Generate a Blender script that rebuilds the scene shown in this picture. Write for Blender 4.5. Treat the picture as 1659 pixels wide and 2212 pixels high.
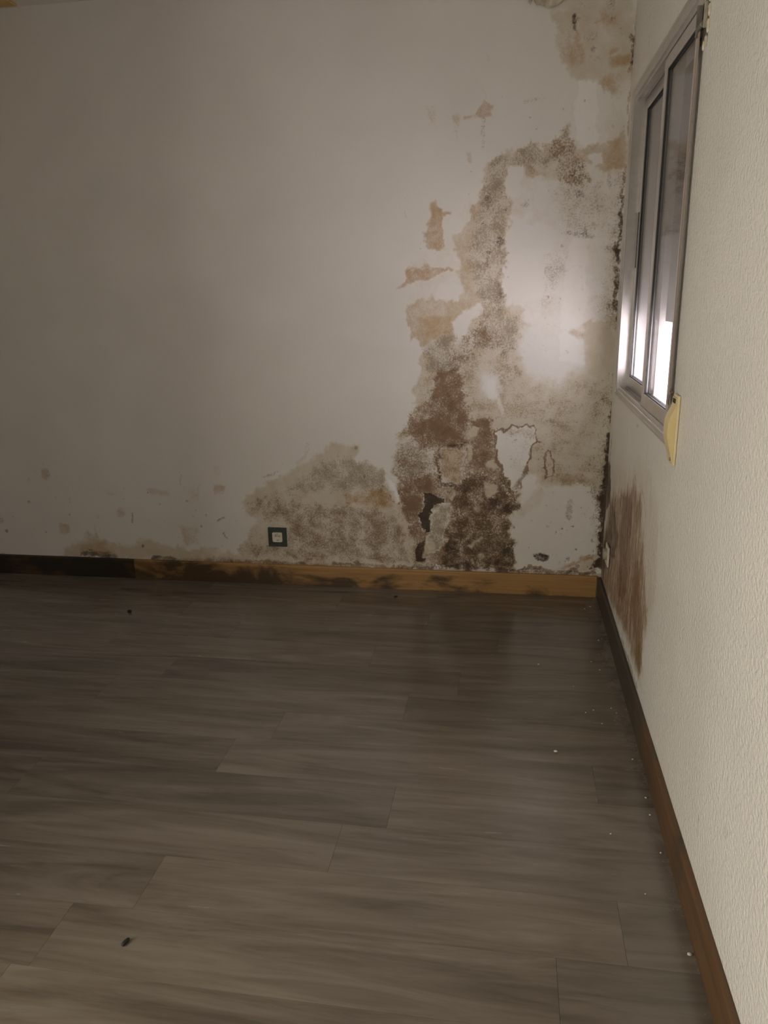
import bpy, math, random
import numpy as np
from mathutils import Matrix, Vector

for o in list(bpy.data.objects):
    bpy.data.objects.remove(o, do_unlink=True)
scene = bpy.context.scene
COL = scene.collection

# ------------------------------------------------------------------ camera
cam_data = bpy.data.cameras.new('camera')
cam = bpy.data.objects.new('camera', cam_data)
COL.objects.link(cam)
cam_data.sensor_fit = 'HORIZONTAL'
cam_data.sensor_width = 36.0
cam_data.lens = 1643.8 / 1659.0 * 36.0
cam_data.clip_start = 0.02
RIGHT = Vector((0.98699, 0.15952, -0.02032))
UP = Vector((-0.02485, 0.27612, 0.96080))
FWD = Vector((-0.15887, 0.94779, -0.27649))
m3 = Matrix((RIGHT, UP, -FWD)).transposed()
cam.matrix_world = Matrix.Translation((-0.4768, -3.7105, 1.5)) @ m3.to_4x4()
scene.camera = cam

# ------------------------------------------------------------------ light
EXPOSURE = -0.12
SKY = 12.5
SUN = 68.0
PASS = 66.0
FAR = 2.6
world = bpy.data.worlds.new('overcast_sky')
scene.world = world
world.use_nodes = True
bg = world.node_tree.nodes['Background']
bg.inputs['Color'].default_value = (1.0, 0.95, 0.98, 1)
bg.inputs['Strength'].default_value = SKY

def area(name, loc, rot, sx, sy, power=0.0, color=(1, 1, 1), portal=False):
    d = bpy.data.lights.new(name, 'AREA')
    d.shape = 'RECTANGLE'; d.size = sx; d.size_y = sy
    d.energy = power; d.color = color
    if portal:
        d.cycles.is_portal = True
    o = bpy.data.objects.new(name, d)
    o.location = loc; o.rotation_euler = rot
    COL.objects.link(o)
    return o

# sun over the roof: it falls on the terrace outside, never straight into the room
sd = bpy.data.lights.new('sun', 'SUN'); sd.energy = SUN; sd.angle = math.radians(0.6); sd.color = (1.0, 0.97, 0.96)
sun = bpy.data.objects.new('sun', sd); COL.objects.link(sun)
sun.rotation_euler = Vector((0.42, 0.10, -0.90)).to_track_quat('-Z', 'Y').to_euler()

# two open doorways out of view: one in the entry passage where the photographer stands, one added far left for weak fill light
PASS_X, PASS_Y = -2.35, -3.55
FAR_Y = -1.95
area('hall_daylight', (PASS_X - .05, PASS_Y, 1.03), (math.radians(90), 0, math.radians(-90)), 0.86, 1.98, PASS, (1.0, 0.935, 0.815))
area('far_door_fill', (-4.46, FAR_Y, 1.03), (math.radians(90), 0, math.radians(-90)), 0.86, 1.98, FAR, (1.0, 0.935, 0.82))  # weak fill lamp added out of view
# sampling portal in the window opening (gives no light of its own)
area('window_portal', (0.10, -0.75, 1.21), (math.radians(90), 0, math.radians(90)), 1.17, 0.32, portal=True)

scene.view_settings.view_transform = 'Standard'
scene.view_settings.look = 'None'
scene.view_settings.exposure = EXPOSURE
scene.view_settings.gamma = 1.0
scene.view_settings.use_curve_mapping = False

scene.cycles.max_bounces = 8
scene.cycles.glossy_bounces = 3

ROOM_L, ROOM_B, ROOM_H = -4.4, -5.3, 2.806     # left wall x, rear wall y, ceiling z
WY0, WY1, WZ0, WZ1 = -1.335, -0.165, 1.048, 2.262   # window in the right wall (x = 0)
SHUT_Z = 1.37                                    # lower edge of the roller shutter

# stains and one painted light band: (kind, density, edge softness, stroke half-width or 0 for a patch, wall points in metres)
BACK_STAINS_AND_LIGHT = [
('cream',0.3,0.0474,0,[(-0.508,2.123),(-0.377,2.141),(-0.248,2.189),(-0.018,2.177),(0.037,1.341),(-0.997,1.356),(-0.957,1.64),(-0.778,1.769),(-0.681,1.864),(-0.614,2.04)]),
('ochre',0.62,0.0047,0,[(-0.619,2.308),(-0.575,2.267),(-0.587,2.219),(-0.617,2.22),(-0.658,2.241)]),
('grey',0.5,0.0057,0.0095,[(-0.617,2.214),(-0.619,2.116)]),
('ochre',0.4,0.0038,0.0063,[(-0.623,2.345),(-0.615,2.311)]),
('ochre',0.4,0.0038,0.0063,[(-0.698,2.237),(-0.651,2.24)]),
('ochre',0.26,0.0118,0,[(-0.881,2.289),(-0.833,2.29),(-0.823,2.194),(-0.857,2.199)]),
('ochre',0.36,0.0079,0,[(-0.762,2.258),(-0.725,2.256),(-0.728,2.127),(-0.741,2.128)]),
('ochre',0.4,0.0063,0,[(-0.697,2.094),(-0.673,2.093),(-0.672,2.046),(-0.689,2.05)]),
('ochre',0.78,0.0063,0,[(-0.858,1.897),(-0.827,1.909),(-0.806,1.849),(-0.76,1.844),(-0.757,1.824),(-0.806,1.826),(-0.813,1.803),(-0.802,1.763),(-0.802,1.693),(-0.827,1.681),(-0.874,1.695),(-0.887,1.753),(-0.877,1.805),(-0.848,1.851)]),
('dark',0.7,0.0012,0.002,[(-0.972,1.855),(-0.962,1.832)]),
('grey',0.18,0.0158,0,[(-1.003,1.902),(-0.953,1.946),(-0.947,1.9),(-0.983,1.855)]),
('ochre',0.75,0.0063,0,[(-0.975,1.61),(-0.82,1.609),(-0.749,1.594),(-0.763,1.57),(-0.835,1.575),(-0.863,1.549),(-0.921,1.547),(-0.965,1.537),(-1.024,1.524),(-0.972,1.572)]),
('cream',0.8,0.0111,0,[(-0.614,2.028),(-0.554,2.075),(-0.508,2.11),(-0.441,2.101),(-0.402,2.124),(-0.356,2.109),(-0.324,2.151),(-0.255,2.19),(-0.246,2.141),(-0.211,2.09),(-0.167,2.119),(-0.115,2.11),(-0.039,2.125),(-0.016,2.147),(-0.006,2.002),(-0.122,2.007),(-0.148,2.008),(-0.164,2.058),(-0.177,2.07),(-0.222,2.042),(-0.174,2.009),(-0.159,1.971),(-0.183,1.928),(-0.25,1.937),(-0.284,1.976),(-0.371,1.98),(-0.398,1.981),(-0.439,2.02),(-0.506,2.029),(-0.51,1.922),(-0.482,1.876),(-0.487,1.792),(-0.496,1.754),(-0.504,1.661),(-0.508,1.541),(-0.52,1.459),(-0.478,1.451),(-0.421,1.416),(-0.419,1.348),(-0.989,1.356),(-0.988,1.426),(-0.915,1.467),(-0.835,1.479),(-0.799,1.464),(-0.734,1.477),(-0.713,1.518),(-0.749,1.587),(-0.713,1.627),(-0.749,1.668),(-0.757,1.742),(-0.694,1.799),(-0.639,1.876),(-0.627,1.952)]),
('ochre',0.34,0.0111,0,[(-0.614,2.028),(-0.554,2.075),(-0.508,2.11),(-0.441,2.101),(-0.402,2.124),(-0.356,2.109),(-0.324,2.151),(-0.255,2.19),(-0.246,2.141),(-0.211,2.09),(-0.167,2.119),(-0.115,2.11),(-0.039,2.125),(-0.016,2.147),(-0.006,2.002),(-0.122,2.007),(-0.148,2.008),(-0.164,2.058),(-0.177,2.07),(-0.222,2.042),(-0.174,2.009),(-0.159,1.971),(-0.183,1.928),(-0.25,1.937),(-0.284,1.976),(-0.371,1.98),(-0.398,1.981),(-0.439,2.02),(-0.506,2.029),(-0.51,1.922),(-0.482,1.876),(-0.487,1.792),(-0.496,1.754),(-0.504,1.661),(-0.508,1.541),(-0.52,1.459),(-0.478,1.451),(-0.421,1.416),(-0.419,1.348),(-0.989,1.356),(-0.988,1.426),(-0.915,1.467),(-0.835,1.479),(-0.799,1.464),(-0.734,1.477),(-0.713,1.518),(-0.749,1.587),(-0.713,1.627),(-0.749,1.668),(-0.757,1.742),(-0.694,1.799),(-0.639,1.876),(-0.627,1.952)]),
('grey',0.62,0.0197,0,[(-0.601,2.027),(-0.548,2.088),(-0.468,2.096),(-0.402,2.124),(-0.342,2.103),(-0.306,2.027),(-0.372,2.017),(-0.506,2.036),(-0.525,1.986),(-0.503,1.903),(-0.5,1.76),(-0.503,1.628),(-0.514,1.473),(-0.489,1.349),(-0.632,1.351),(-0.619,1.461),(-0.663,1.531),(-0.679,1.666),(-0.638,1.798),(-0.626,1.927)]),
('dark',0.45,0.0142,0.0237,[(-0.592,1.906)]),
('dark',0.6,0.0166,0.0276,[(-0.54,1.709)]),
('dark',0.5,0.0118,0.0197,[(-0.574,1.67)]),
('dark',0.6,0.0071,0.0118,[(-0.591,1.858)]),
('dark',0.7,0.0057,0.0095,[(-0.515,1.852)]),
('dark',0.5,0.0123,0.0205,[(-0.421,1.874)]),
('dark',0.6,0.0047,0.0079,[(-0.563,2.032)]),
('dark',0.5,0.0066,0.0111,[(-0.611,1.797)]),
('dark',0.5,0.0237,0.0395,[(-0.2,1.991)]),
('dark',0.5,0.0085,0.0142,[(-0.281,2.051)]),
('dark',0.45,0.0133,0.0221,[(-0.205,1.901)]),
('dark',0.5,0.018,0.03,[(-0.171,1.75)]),
('rust',0.6,0.0047,0.0079,[(-0.581,1.677),(-0.583,1.61)]),
('rust',0.55,0.0189,0.0316,[(-0.238,1.974),(-0.199,1.979)]),
('grey',0.9,0.0237,0,[(-0.642,1.544),(-0.515,1.554),(-0.526,1.39),(-0.634,1.461)]),
('dark',0.28,0.0237,0,[(-0.642,1.544),(-0.515,1.554),(-0.526,1.39),(-0.634,1.461)]),
('rust',0.42,0.0118,0,[(-0.324,2.151),(-0.255,2.19),(-0.239,2.134),(-0.217,2.078),(-0.174,2.009),(-0.159,1.971),(-0.183,1.928),(-0.25,1.937),(-0.284,1.976),(-0.306,2.027),(-0.342,2.09)]),
('grey',0.5,0.0118,0,[(-0.324,2.151),(-0.255,2.19),(-0.239,2.134),(-0.217,2.078),(-0.174,2.009),(-0.159,1.971),(-0.183,1.928),(-0.25,1.937),(-0.284,1.976),(-0.306,2.027),(-0.342,2.09)]),
('ochre',0.5,0.0079,0,[(-0.222,2.042),(-0.177,2.07),(-0.211,2.09),(-0.167,2.119),(-0.115,2.11),(-0.039,2.125),(-0.006,2.002),(-0.122,2.007),(-0.15,2.032)]),
('grey',0.8,0.0079,0,[(-0.229,1.918),(-0.176,1.915),(-0.154,1.871),(-0.214,1.892)]),
('grey',0.6,0.0071,0.0118,[(-0.234,1.739),(-0.133,1.729)]),
('grey',0.32,0.0316,0,[(-0.317,1.952),(-0.12,1.969),(-0.04,1.935),(-0.019,1.809),(-0.133,1.716),(-0.233,1.726),(-0.27,1.798),(-0.326,1.864)]),
('cream',0.5,0.0316,0,[(-0.317,1.952),(-0.12,1.969),(-0.04,1.935),(-0.019,1.809),(-0.133,1.716),(-0.233,1.726),(-0.27,1.798),(-0.326,1.864)]),
('ochre',0.7,0.0057,0.0095,[(-0.126,1.78)]),
('grey',0.6,0.0057,0.0095,[(-0.076,1.986),(-0.066,1.93)]),
('grey',0.5,0.0043,0.0071,[(-0.122,1.888),(-0.113,1.844)]),
('hole',1,0.0055,0,[(-0.509,2.023),(-0.446,2.021),(-0.438,1.989),(-0.456,1.92),(-0.483,1.905),(-0.507,1.922)]),
('hole',1,0.0055,0,[(-0.481,1.831),(-0.432,1.791),(-0.35,1.769),(-0.333,1.69),(-0.34,1.49),(-0.366,1.463),(-0.514,1.473),(-0.503,1.628),(-0.493,1.76)]),
('hole',1,0.0055,0,[(-0.171,2.064),(-0.112,2.064),(-0.111,2.031),(-0.148,2.011),(-0.15,2.039)]),
('hole',0.85,0.0079,0,[(-0.37,1.958),(-0.337,1.96),(-0.325,1.915),(-0.333,1.852),(-0.359,1.833),(-0.38,1.866)]),
('hole',0.85,0.0095,0,[(-0.828,1.479),(-0.799,1.534),(-0.741,1.536),(-0.72,1.504),(-0.734,1.477),(-0.791,1.464)]),
('hole',0.95,0.0079,0,[(-1.094,1.357),(-1.07,1.42),(-1.018,1.437),(-0.985,1.397),(-0.989,1.356)]),
('hole',1,0.0063,0,[(-0.748,1.352),(-0.705,1.407),(-0.633,1.434),(-0.611,1.405),(-0.647,1.364),(-0.661,1.351)]),
('grey',0.36,0.0237,0,[(-0.339,1.657),(-0.238,1.667),(-0.227,1.594),(-0.26,1.555),(-0.269,1.454),(-0.338,1.435),(-0.334,1.523)]),
('rust',0.5,0.0085,0.0142,[(-0.311,1.469)]),
('dark',0.5,0.0043,0.0071,[(-0.256,1.458)]),
('dark',0.45,0.0038,0.0063,[(-0.159,1.52),(-0.161,1.493)]),
('dark',0.4,0.0043,0.0071,[(-0.099,1.468)]),
('ochre',0.4,0.0038,0.0063,[(-0.241,1.588),(-0.201,1.6),(-0.159,1.586)]),
('grey',0.3,0.0395,0,[(-0.097,1.552),(0.021,1.582),(0.037,1.341),(-0.126,1.343)]),
('cream',0.4,0.0395,0,[(-0.097,1.552),(0.021,1.582),(0.037,1.341),(-0.126,1.343)]),
('dark',0.62,0.0071,0.0118,[(-0.005,1.89),(-0.006,1.808),(-0.013,1.713),(-0.014,1.615)]),
('rust',0.8,0.0071,0.0118,[(-0.005,1.89),(-0.006,1.808),(-0.013,1.713),(-0.014,1.615)]),
('dark',0.6,0.0081,0.0134,[(-0.025,1.583),(-0.011,1.516),(-0,1.342)]),
('rust',0.8,0.0081,0.0134,[(-0.025,1.583),(-0.011,1.516),(-0,1.342)]),
('rust',0.45,0.0237,0.0395,[(-0.01,1.965),(-0.02,1.616),(-0.01,1.342)]),
('grey',0.7,0.0057,0.0095,[(-0.006,2.002),(-0.011,1.89)]),
('ochre',0.5,0.0057,0.0095,[(-0.006,2.002),(-0.011,1.89)]),
('pale',0.55,0.0032,0,[(-0.227,2.36),(-0.132,2.352),(-0.128,2.117),(-0.205,2.108),(-0.226,2.14)]),  # bright band of window light, painted into the wall colour
('pale',0.38,0.0047,0,[(-0.233,1.719),(-0.14,1.723),(-0.14,1.344),(-0.258,1.345),(-0.242,1.621)]),  # same window-light band further down, painted pale
('dark',1,0.0024,0.0047,[(-0.184,2.277)]),
('grey',0.55,0.0033,0.0055,[(-0.194,2.213)]),
('grey',0.55,0.0033,0.0055,[(-0.166,2.167)]),
('grey',0.55,0.0033,0.0055,[(-0.227,2.164)]),
('grey',0.55,0.0033,0.0055,[(-0.398,2.293)]),
('grey',0.55,0.0033,0.0055,[(-0.369,2.288)]),
('grey',0.55,0.0033,0.0055,[(-0.277,2.248)]),
('grey',0.55,0.0033,0.0055,[(-0.418,2.216)]),
('grey',0.55,0.0033,0.0055,[(-0.388,2.178)]),
('grey',0.55,0.0033,0.0055,[(-0.539,2.313)]),
('grey',0.55,0.0033,0.0055,[(-0.898,1.72)]),
('grey',0.55,0.0033,0.0055,[(-0.906,1.696)]),
('grey',0.55,0.0033,0.0055,[(-0.92,1.676)]),
('cream',0.75,0.0144,0,[(-0.358,2.617),(-0.295,2.633),(-0.251,2.654),(0,2.636),(0.002,2.349),(-0.03,2.287),(-0.08,2.277),(-0.098,2.346),(-0.135,2.357),(-0.222,2.353),(-0.27,2.39),(-0.319,2.44),(-0.34,2.504),(-0.314,2.556)]),
('cream',0.7,0.0144,0,[(-0.358,2.617),(-0.306,2.682),(-0.005,2.716),(0.002,2.612),(-0.249,2.621)]),
('ochre',0.48,0.0172,0,[(-0.336,2.524),(-0.291,2.55),(-0.245,2.539),(-0.235,2.422),(-0.305,2.434)]),
('ochre',0.7,0.0086,0,[(-0.09,2.438),(-0.004,2.441),(-0.006,2.399),(-0.078,2.395)]),
('ochre',0.5,0.0144,0,[(-0.14,2.609),(-0.076,2.581),(-0.096,2.545),(-0.165,2.562)]),
('ochre',0.45,0.0086,0,[(-0.135,2.357),(-0.036,2.376),(-0.042,2.326),(-0.079,2.268),(-0.092,2.32),(-0.107,2.274),(-0.12,2.33)]),
('rust',0.55,0.0124,0.0207,[(-0.101,2.635)]),
('ochre',0.5,0.0096,0.0161,[(-0.231,2.521),(-0.212,2.429)]),
('dark',0.55,0.0062,0.0103,[(-0.25,2.593),(-0.241,2.543)]),
('grey',0.6,0.0062,0.0103,[(-0.25,2.593),(-0.241,2.543)]),
('grey',0.8,0.0086,0.0144,[(-0.164,2.467)]),
('dark',0.38,0.0086,0.0144,[(-0.164,2.467)]),
('grey',0.5,0.0069,0.0115,[(-0.229,2.583)]),
('grey',0.5,0.0076,0.0126,[(-0.146,2.433)]),
('dark',0.6,0.0031,0.0052,[(-0.089,2.421)]),
('rust',0.5,0.0048,0.008,[(-0.156,2.564)]),
('grey',0.5,0.0086,0,[(-0.199,2.519),(-0.145,2.532),(-0.156,2.492),(-0.198,2.503)]),
('rust',0.45,0.0048,0.008,[(-0.189,2.508)]),
('ochre',0.55,0.0062,0.0103,[(-0.086,2.458),(-0.06,2.465)]),
('grey',0.4,0.0055,0.0092,[(-0.213,2.627),(-0.223,2.648)]),
('rust',0.7,0.0055,0.0092,[(-0.018,2.516),(-0.007,2.482),(-0.005,2.453),(0.003,2.403)]),
('dark',0.5,0.0055,0.0092,[(-0.018,2.516),(-0.007,2.482),(-0.005,2.453),(0.003,2.403)]),
('dark',0.7,0.0021,0.0034,[(-0,2.584),(0.001,2.535)]),
('crumb',0.5,0.0041,0.0069,[(-0.236,2.628),(-0.186,2.535)]),
('crumb',0.45,0.0034,0.0057,[(-0.171,2.509),(-0.131,2.445)]),
('crumb',0.4,0.0028,0.0046,[(-0.057,2.352),(-0.031,2.296)]),
('crumb',0.6,0.0048,0.008,[(-0.224,2.434)]),
('ochre',0.3,0.0069,0.0115,[(-0.601,2.461)]),
('grey',0.17,0.0138,0.023,[(-0.442,2.349)]),
('ochre',0.25,0.0052,0.0086,[(-0.44,2.284),(-0.355,2.292)]),
('grey',0.2,0.0052,0.0086,[(-0.44,2.284),(-0.355,2.292)]),
('grey',0.4,0.0034,0.0057,[(-0.419,2.219)]),
('grey',0.4,0.0021,0.0034,[(-0.259,2.248),(-0.238,2.242)]),
('ochre',0.6,0.0048,0.008,[(0.004,2.39),(0.006,2.221),(0.006,2.091)]),
('rust',0.3,0.0048,0.008,[(0.004,2.39),(0.006,2.221),(0.006,2.091)]),
('cream',0.4,0.0172,0,[(-0.07,2.268),(-0.008,2.222),(-0.013,2.091),(-0.107,2.1),(-0.115,2.162)]),
('ochre',0.5,0.0062,0.0103,[(-0.069,2.169)]),
('grey',0.4,0.0041,0.0069,[(-0.027,2.166)]),
('crumb',0.3,0.0017,0.0029,[(-0.034,2.274),(-0.036,2.093)]),
('cream',0.8,0.0118,0,[(-1.823,0.484),(-1.726,0.553),(-1.624,0.588),(-1.505,0.671),(-1.447,0.704),(-1.356,0.776),(-1.221,0.77),(-1.231,0.691),(-1.145,0.652),(-1.091,0.597),(-1.03,0.502),(-1.015,0.421),(-1.016,0.404),(-0.955,0.122),(-2.213,0.091),(-2.206,0.163),(-1.993,0.179),(-1.908,0.156),(-1.904,0.209),(-1.839,0.263),(-1.827,0.315),(-1.79,0.35),(-1.831,0.383),(-1.83,0.45)]),
('grey',0.66,0.0158,0,[(-1.441,0.656),(-1.358,0.713),(-1.231,0.691),(-1.145,0.652),(-1.091,0.597),(-1.101,0.533),(-1.188,0.539),(-1.333,0.528),(-1.497,0.508),(-1.715,0.47),(-1.578,0.539)]),
('ochre',0.8,0.0197,0,[(-1.212,0.53),(-1.092,0.565),(-1.038,0.469),(-1.023,0.404),(-1.071,0.419),(-1.174,0.45),(-1.295,0.463),(-1.301,0.52)]),
('rust',0.45,0.0197,0,[(-1.212,0.53),(-1.092,0.565),(-1.038,0.469),(-1.023,0.404),(-1.071,0.419),(-1.174,0.45),(-1.295,0.463),(-1.301,0.52)]),
('grey',0.6,0.0197,0,[(-1.715,0.47),(-1.295,0.463),(-1.024,0.388),(-0.955,0.139),(-1.549,0.143),(-1.84,0.141),(-1.902,0.174),(-1.894,0.218),(-1.831,0.254),(-1.73,0.232),(-1.629,0.218),(-1.607,0.321),(-1.672,0.353),(-1.781,0.359)]),
('rust',0.3,0.0197,0,[(-1.715,0.47),(-1.295,0.463),(-1.024,0.388),(-0.955,0.139),(-1.549,0.143),(-1.84,0.141),(-1.902,0.174),(-1.894,0.218),(-1.831,0.254),(-1.73,0.232),(-1.629,0.218),(-1.607,0.321),(-1.672,0.353),(-1.781,0.359)]),
('ochre',0.45,0.0197,0,[(-1.715,0.47),(-1.295,0.463),(-1.024,0.388),(-0.955,0.139),(-1.549,0.143),(-1.84,0.141),(-1.902,0.174),(-1.894,0.218),(-1.831,0.254),(-1.73,0.232),(-1.629,0.218),(-1.607,0.321),(-1.672,0.353),(-1.781,0.359)]),
('rust',0.33,0.0158,0,[(-1.821,0.451),(-1.732,0.47),(-1.746,0.385),(-1.823,0.375)]),
('ochre',0.45,0.0158,0,[(-1.821,0.451),(-1.732,0.47),(-1.746,0.385),(-1.823,0.375)]),
('grey',0.5,0.0158,0,[(-1.821,0.451),(-1.732,0.47),(-1.746,0.385),(-1.823,0.375)]),
('rust',0.48,0.0237,0,[(-1.608,0.304),(-1.465,0.317),(-1.36,0.261),(-1.378,0.209),(-1.547,0.186),(-1.611,0.236)]),
('grey',0.6,0.0237,0,[(-1.608,0.304),(-1.465,0.317),(-1.36,0.261),(-1.378,0.209),(-1.547,0.186),(-1.611,0.236)]),
('rust',0.4,0.0066,0.0111,[(-1.902,0.174),(-1.885,0.227),(-1.832,0.246)]),
('rust',0.35,0.0066,0.0111,[(-1.902,0.174),(-1.831,0.132),(-1.718,0.163)]),
('grey',0.8,0.0066,0.0111,[(-1.55,0.117),(-1.475,0.106)]),
('dark',0.4,0.0066,0.0111,[(-1.55,0.117),(-1.475,0.106)]),
('rust',0.5,0.0071,0.0118,[(-1.237,0.754)]),
('rust',0.5,0.0038,0.0063,[(-1.311,0.702),(-1.239,0.711)]),
('grey',0.5,0.0028,0.0047,[(-1.358,0.721)]),
('grey',0.33,0.0085,0.0142,[(-1.484,0.767),(-1.495,0.719)]),
('grey',0.5,0.0038,0.0063,[(-1.732,0.586),(-1.656,0.612)]),
('cream',0.5,0.0071,0.0118,[(-1.538,0.67),(-1.495,0.711)]),
('rust',0.4,0.0085,0.0142,[(-1.42,0.394),(-1.356,0.354)]),
('rust',0.4,0.0066,0.0111,[(-1.473,0.492)]),
('ochre',0.5,0.0076,0.0126,[(-1.145,0.351),(-1.276,0.314)]),
('rust',0.55,0.0038,0.0063,[(-1.1,0.565),(-1.038,0.469)]),
('rust',0.5,0.0028,0.0047,[(-1.72,0.322),(-1.686,0.332),(-1.64,0.32)]),
('cream',0.3,0.0237,0.0395,[(-1.374,0.511),(-1.424,0.672)]),
('grey',0.5,0.0066,0.0111,[(-1.279,0.698),(-1.169,0.66)]),
('grey',0.4,0.0095,0.0158,[(-1.819,0.306),(-1.762,0.265)]),
('ochre',0.52,0.0047,0,[(-2.997,0.618),(-2.955,0.623),(-2.945,0.58),(-2.977,0.541),(-3.001,0.57)]),
('ochre',0.325,0.0085,0.0142,[(-3.081,0.552)]),
('rust',0.78,0.0066,0.0111,[(-3.097,0.424)]),
('grey',1.04,0.0062,0.0103,[(-3.264,0.249)]),
('grey',0.715,0.0118,0.0197,[(-3.29,0.316)]),
('grey',0.715,0.0047,0.0079,[(-2.863,0.364)]),
('ochre',0.429,0.018,0.03,[(-2.559,0.372)]),
('ochre',0.429,0.0095,0.0158,[(-2.693,0.35)]),
('grey',0.91,0.0028,0.0047,[(-2.384,0.492)]),
('rust',0.65,0.0062,0.0103,[(-2.168,0.455)]),
('cream',0.39,0.0189,0.0316,[(-1.983,0.622)]),
('grey',1.04,0.0043,0.0071,[(-2.064,0.376)]),
('grey',0.975,0.0038,0.0063,[(-2.1,0.315)]),
('rust',0.975,0.0062,0.0103,[(-2.446,0.19)]),
('grey',0.65,0.0095,0.0158,[(-3.311,0.114)]),
('grey',0.65,0.0043,0.0071,[(-3.021,0.256)]),
('grey',0.585,0.0038,0.0063,[(-2.321,0.43)]),
('grey',0.78,0.0028,0.0047,[(-2.585,0.198)]),
('rust',0.65,0.0028,0.0047,[(-2.363,0.201)]),
('ochre',0.286,0.0076,0.0126,[(-2.903,0.572)]),
('ochre',0.286,0.0057,0.0095,[(-3.032,0.6)]),
('ochre',0.468,0.0063,0,[(-2.938,0.308),(-2.874,0.306),(-2.876,0.256),(-2.922,0.228),(-2.945,0.263)]),
('grey',0.91,0.0024,0.0039,[(-2.492,0.373),(-2.502,0.321)]),
('ochre',0.364,0.0085,0.0142,[(-2.671,0.516),(-2.586,0.475)]),
('cream',0.52,0.0118,0.0197,[(-2.37,0.505),(-2.266,0.491)]),
('ochre',0.325,0.0158,0,[(-2.184,0.526),(-2.087,0.553),(-2.087,0.461),(-2.166,0.442)]),
('ochre',0.468,0.0063,0,[(-2.027,0.555),(-1.947,0.539),(-1.956,0.481),(-2.007,0.488)]),
('ochre',0.468,0.0158,0,[(-2.223,0.311),(-2.126,0.314),(-2.127,0.209),(-2.208,0.198)]),
('grey',0.91,0.0033,0.0055,[(-2.001,0.352),(-1.965,0.37)]),
('grey',0.91,0.0033,0.0055,[(-1.977,0.275),(-1.958,0.25)]),
('grey',0.65,0.0019,0.0032,[(-2.184,0.618),(-2.193,0.543)]),
('grey',0.52,0.0024,0.0039,[(-2.856,0.46),(-2.852,0.425)]),
('ochre',0.39,0.0142,0.0237,[(-2.164,0.19)]),
('cream',0.91,0.0158,0,[(-2.932,0.1),(-2.913,0.165),(-2.813,0.213),(-2.779,0.259),(-2.674,0.218),(-2.513,0.196),(-2.382,0.236),(-2.226,0.188),(-2.129,0.191),(-1.915,0.137),(-1.917,0.111),(-2.58,0.095)]),
('ochre',0.468,0.0118,0,[(-2.827,0.177),(-2.71,0.226),(-2.606,0.175),(-2.616,0.103),(-2.818,0.113)]),
('grey',1.04,0.0095,0.0158,[(-2.816,0.123),(-2.615,0.107)]),
('dark',0.494,0.0095,0.0158,[(-2.816,0.123),(-2.615,0.107)]),
('grey',1.04,0.0076,0.0126,[(-2.386,0.12),(-2.269,0.12)]),
('dark',0.52,0.0076,0.0126,[(-2.386,0.12),(-2.269,0.12)]),
('rust',0.65,0.0038,0.0063,[(-2.784,0.156),(-2.74,0.139)]),
('rust',0.585,0.0038,0.0063,[(-2.722,0.135),(-2.648,0.138)]),
('grey',0.715,0.0104,0.0174,[(-2.037,0.133),(-1.968,0.127)]),
('rust',0.39,0.0104,0.0174,[(-2.037,0.133),(-1.968,0.127)]),
('ochre',0.65,0.0066,0.0111,[(-2.959,0.108),(-2.912,0.105)]),
('ochre',0.429,0.0085,0.0142,[(-2.711,0.217),(-2.719,0.297)]),
('dark',0.585,0.0024,0.0039,[(-3.335,0.088),(-2.58,0.093),(-1.822,0.101)]),
('grey',0.78,0.0024,0.0039,[(-3.335,0.088),(-2.58,0.093),(-1.822,0.101)]),
('cream',0.85,0.0079,0,[(-0.985,1.398),(-0.901,1.397),(-0.777,1.395),(-0.755,1.31),(-0.747,1.253),(-0.675,1.316),(-0.618,1.393),(-0.42,1.39),(-0.347,1.319),(-0.251,1.346),(-0.208,1.324),(-0.14,1.344),(-0.006,1.383),(0.07,0.148),(-0.413,0.129),(-1.178,0.099),(-1.164,0.671),(-1.117,0.632),(-1.071,0.552),(-1.033,0.472),(-1.01,0.465),(-1.062,0.617),(-1.045,0.728),(-1.02,0.829),(-0.958,0.883),(-0.934,0.944),(-0.941,1.049),(-0.895,1.109),(-0.917,1.182),(-0.894,1.233),(-0.924,1.283),(-0.968,1.284)]),
('ochre',0.55,0.0095,0,[(-0.982,1.377),(-0.849,1.396),(-0.755,1.395),(-0.762,1.31),(-0.894,1.233),(-0.924,1.283),(-0.968,1.291)]),
('ochre',0.3,0.0197,0,[(-0.909,1.226),(-0.675,1.316),(-0.576,1.392),(-0.455,1.39),(-0.443,0.931),(-0.671,0.93),(-0.927,0.929),(-0.933,1.049),(-0.888,1.109)]),
('grey',0.35,0.0197,0,[(-0.909,1.226),(-0.675,1.316),(-0.576,1.392),(-0.455,1.39),(-0.443,0.931),(-0.671,0.93),(-0.927,0.929),(-0.933,1.049),(-0.888,1.109)]),
('grey',0.7,0.0197,0,[(-0.894,1.211),(-0.777,1.325),(-0.747,1.253),(-0.668,1.316),(-0.589,1.35),(-0.49,1.391),(-0.42,1.39),(-0.43,1.25),(-0.472,1.208),(-0.674,1.238),(-0.688,1.122),(-0.813,1.094),(-0.865,1.123)]),
('rust',0.52,0.0158,0,[(-0.675,1.316),(-0.59,1.378),(-0.574,1.301),(-0.487,1.265),(-0.464,1.208),(-0.573,1.244),(-0.645,1.245),(-0.688,1.181),(-0.776,1.152),(-0.747,1.231)]),
('rust',0.58,0.0276,0,[(-0.866,1.034),(-0.686,0.96),(-0.552,0.886),(-0.526,0.696),(-0.41,0.542),(-0.45,0.382),(-0.405,0.13),(-0.942,0.109),(-1.01,0.448),(-1.046,0.649),(-1.005,0.806),(-0.934,0.929)]),
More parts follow.
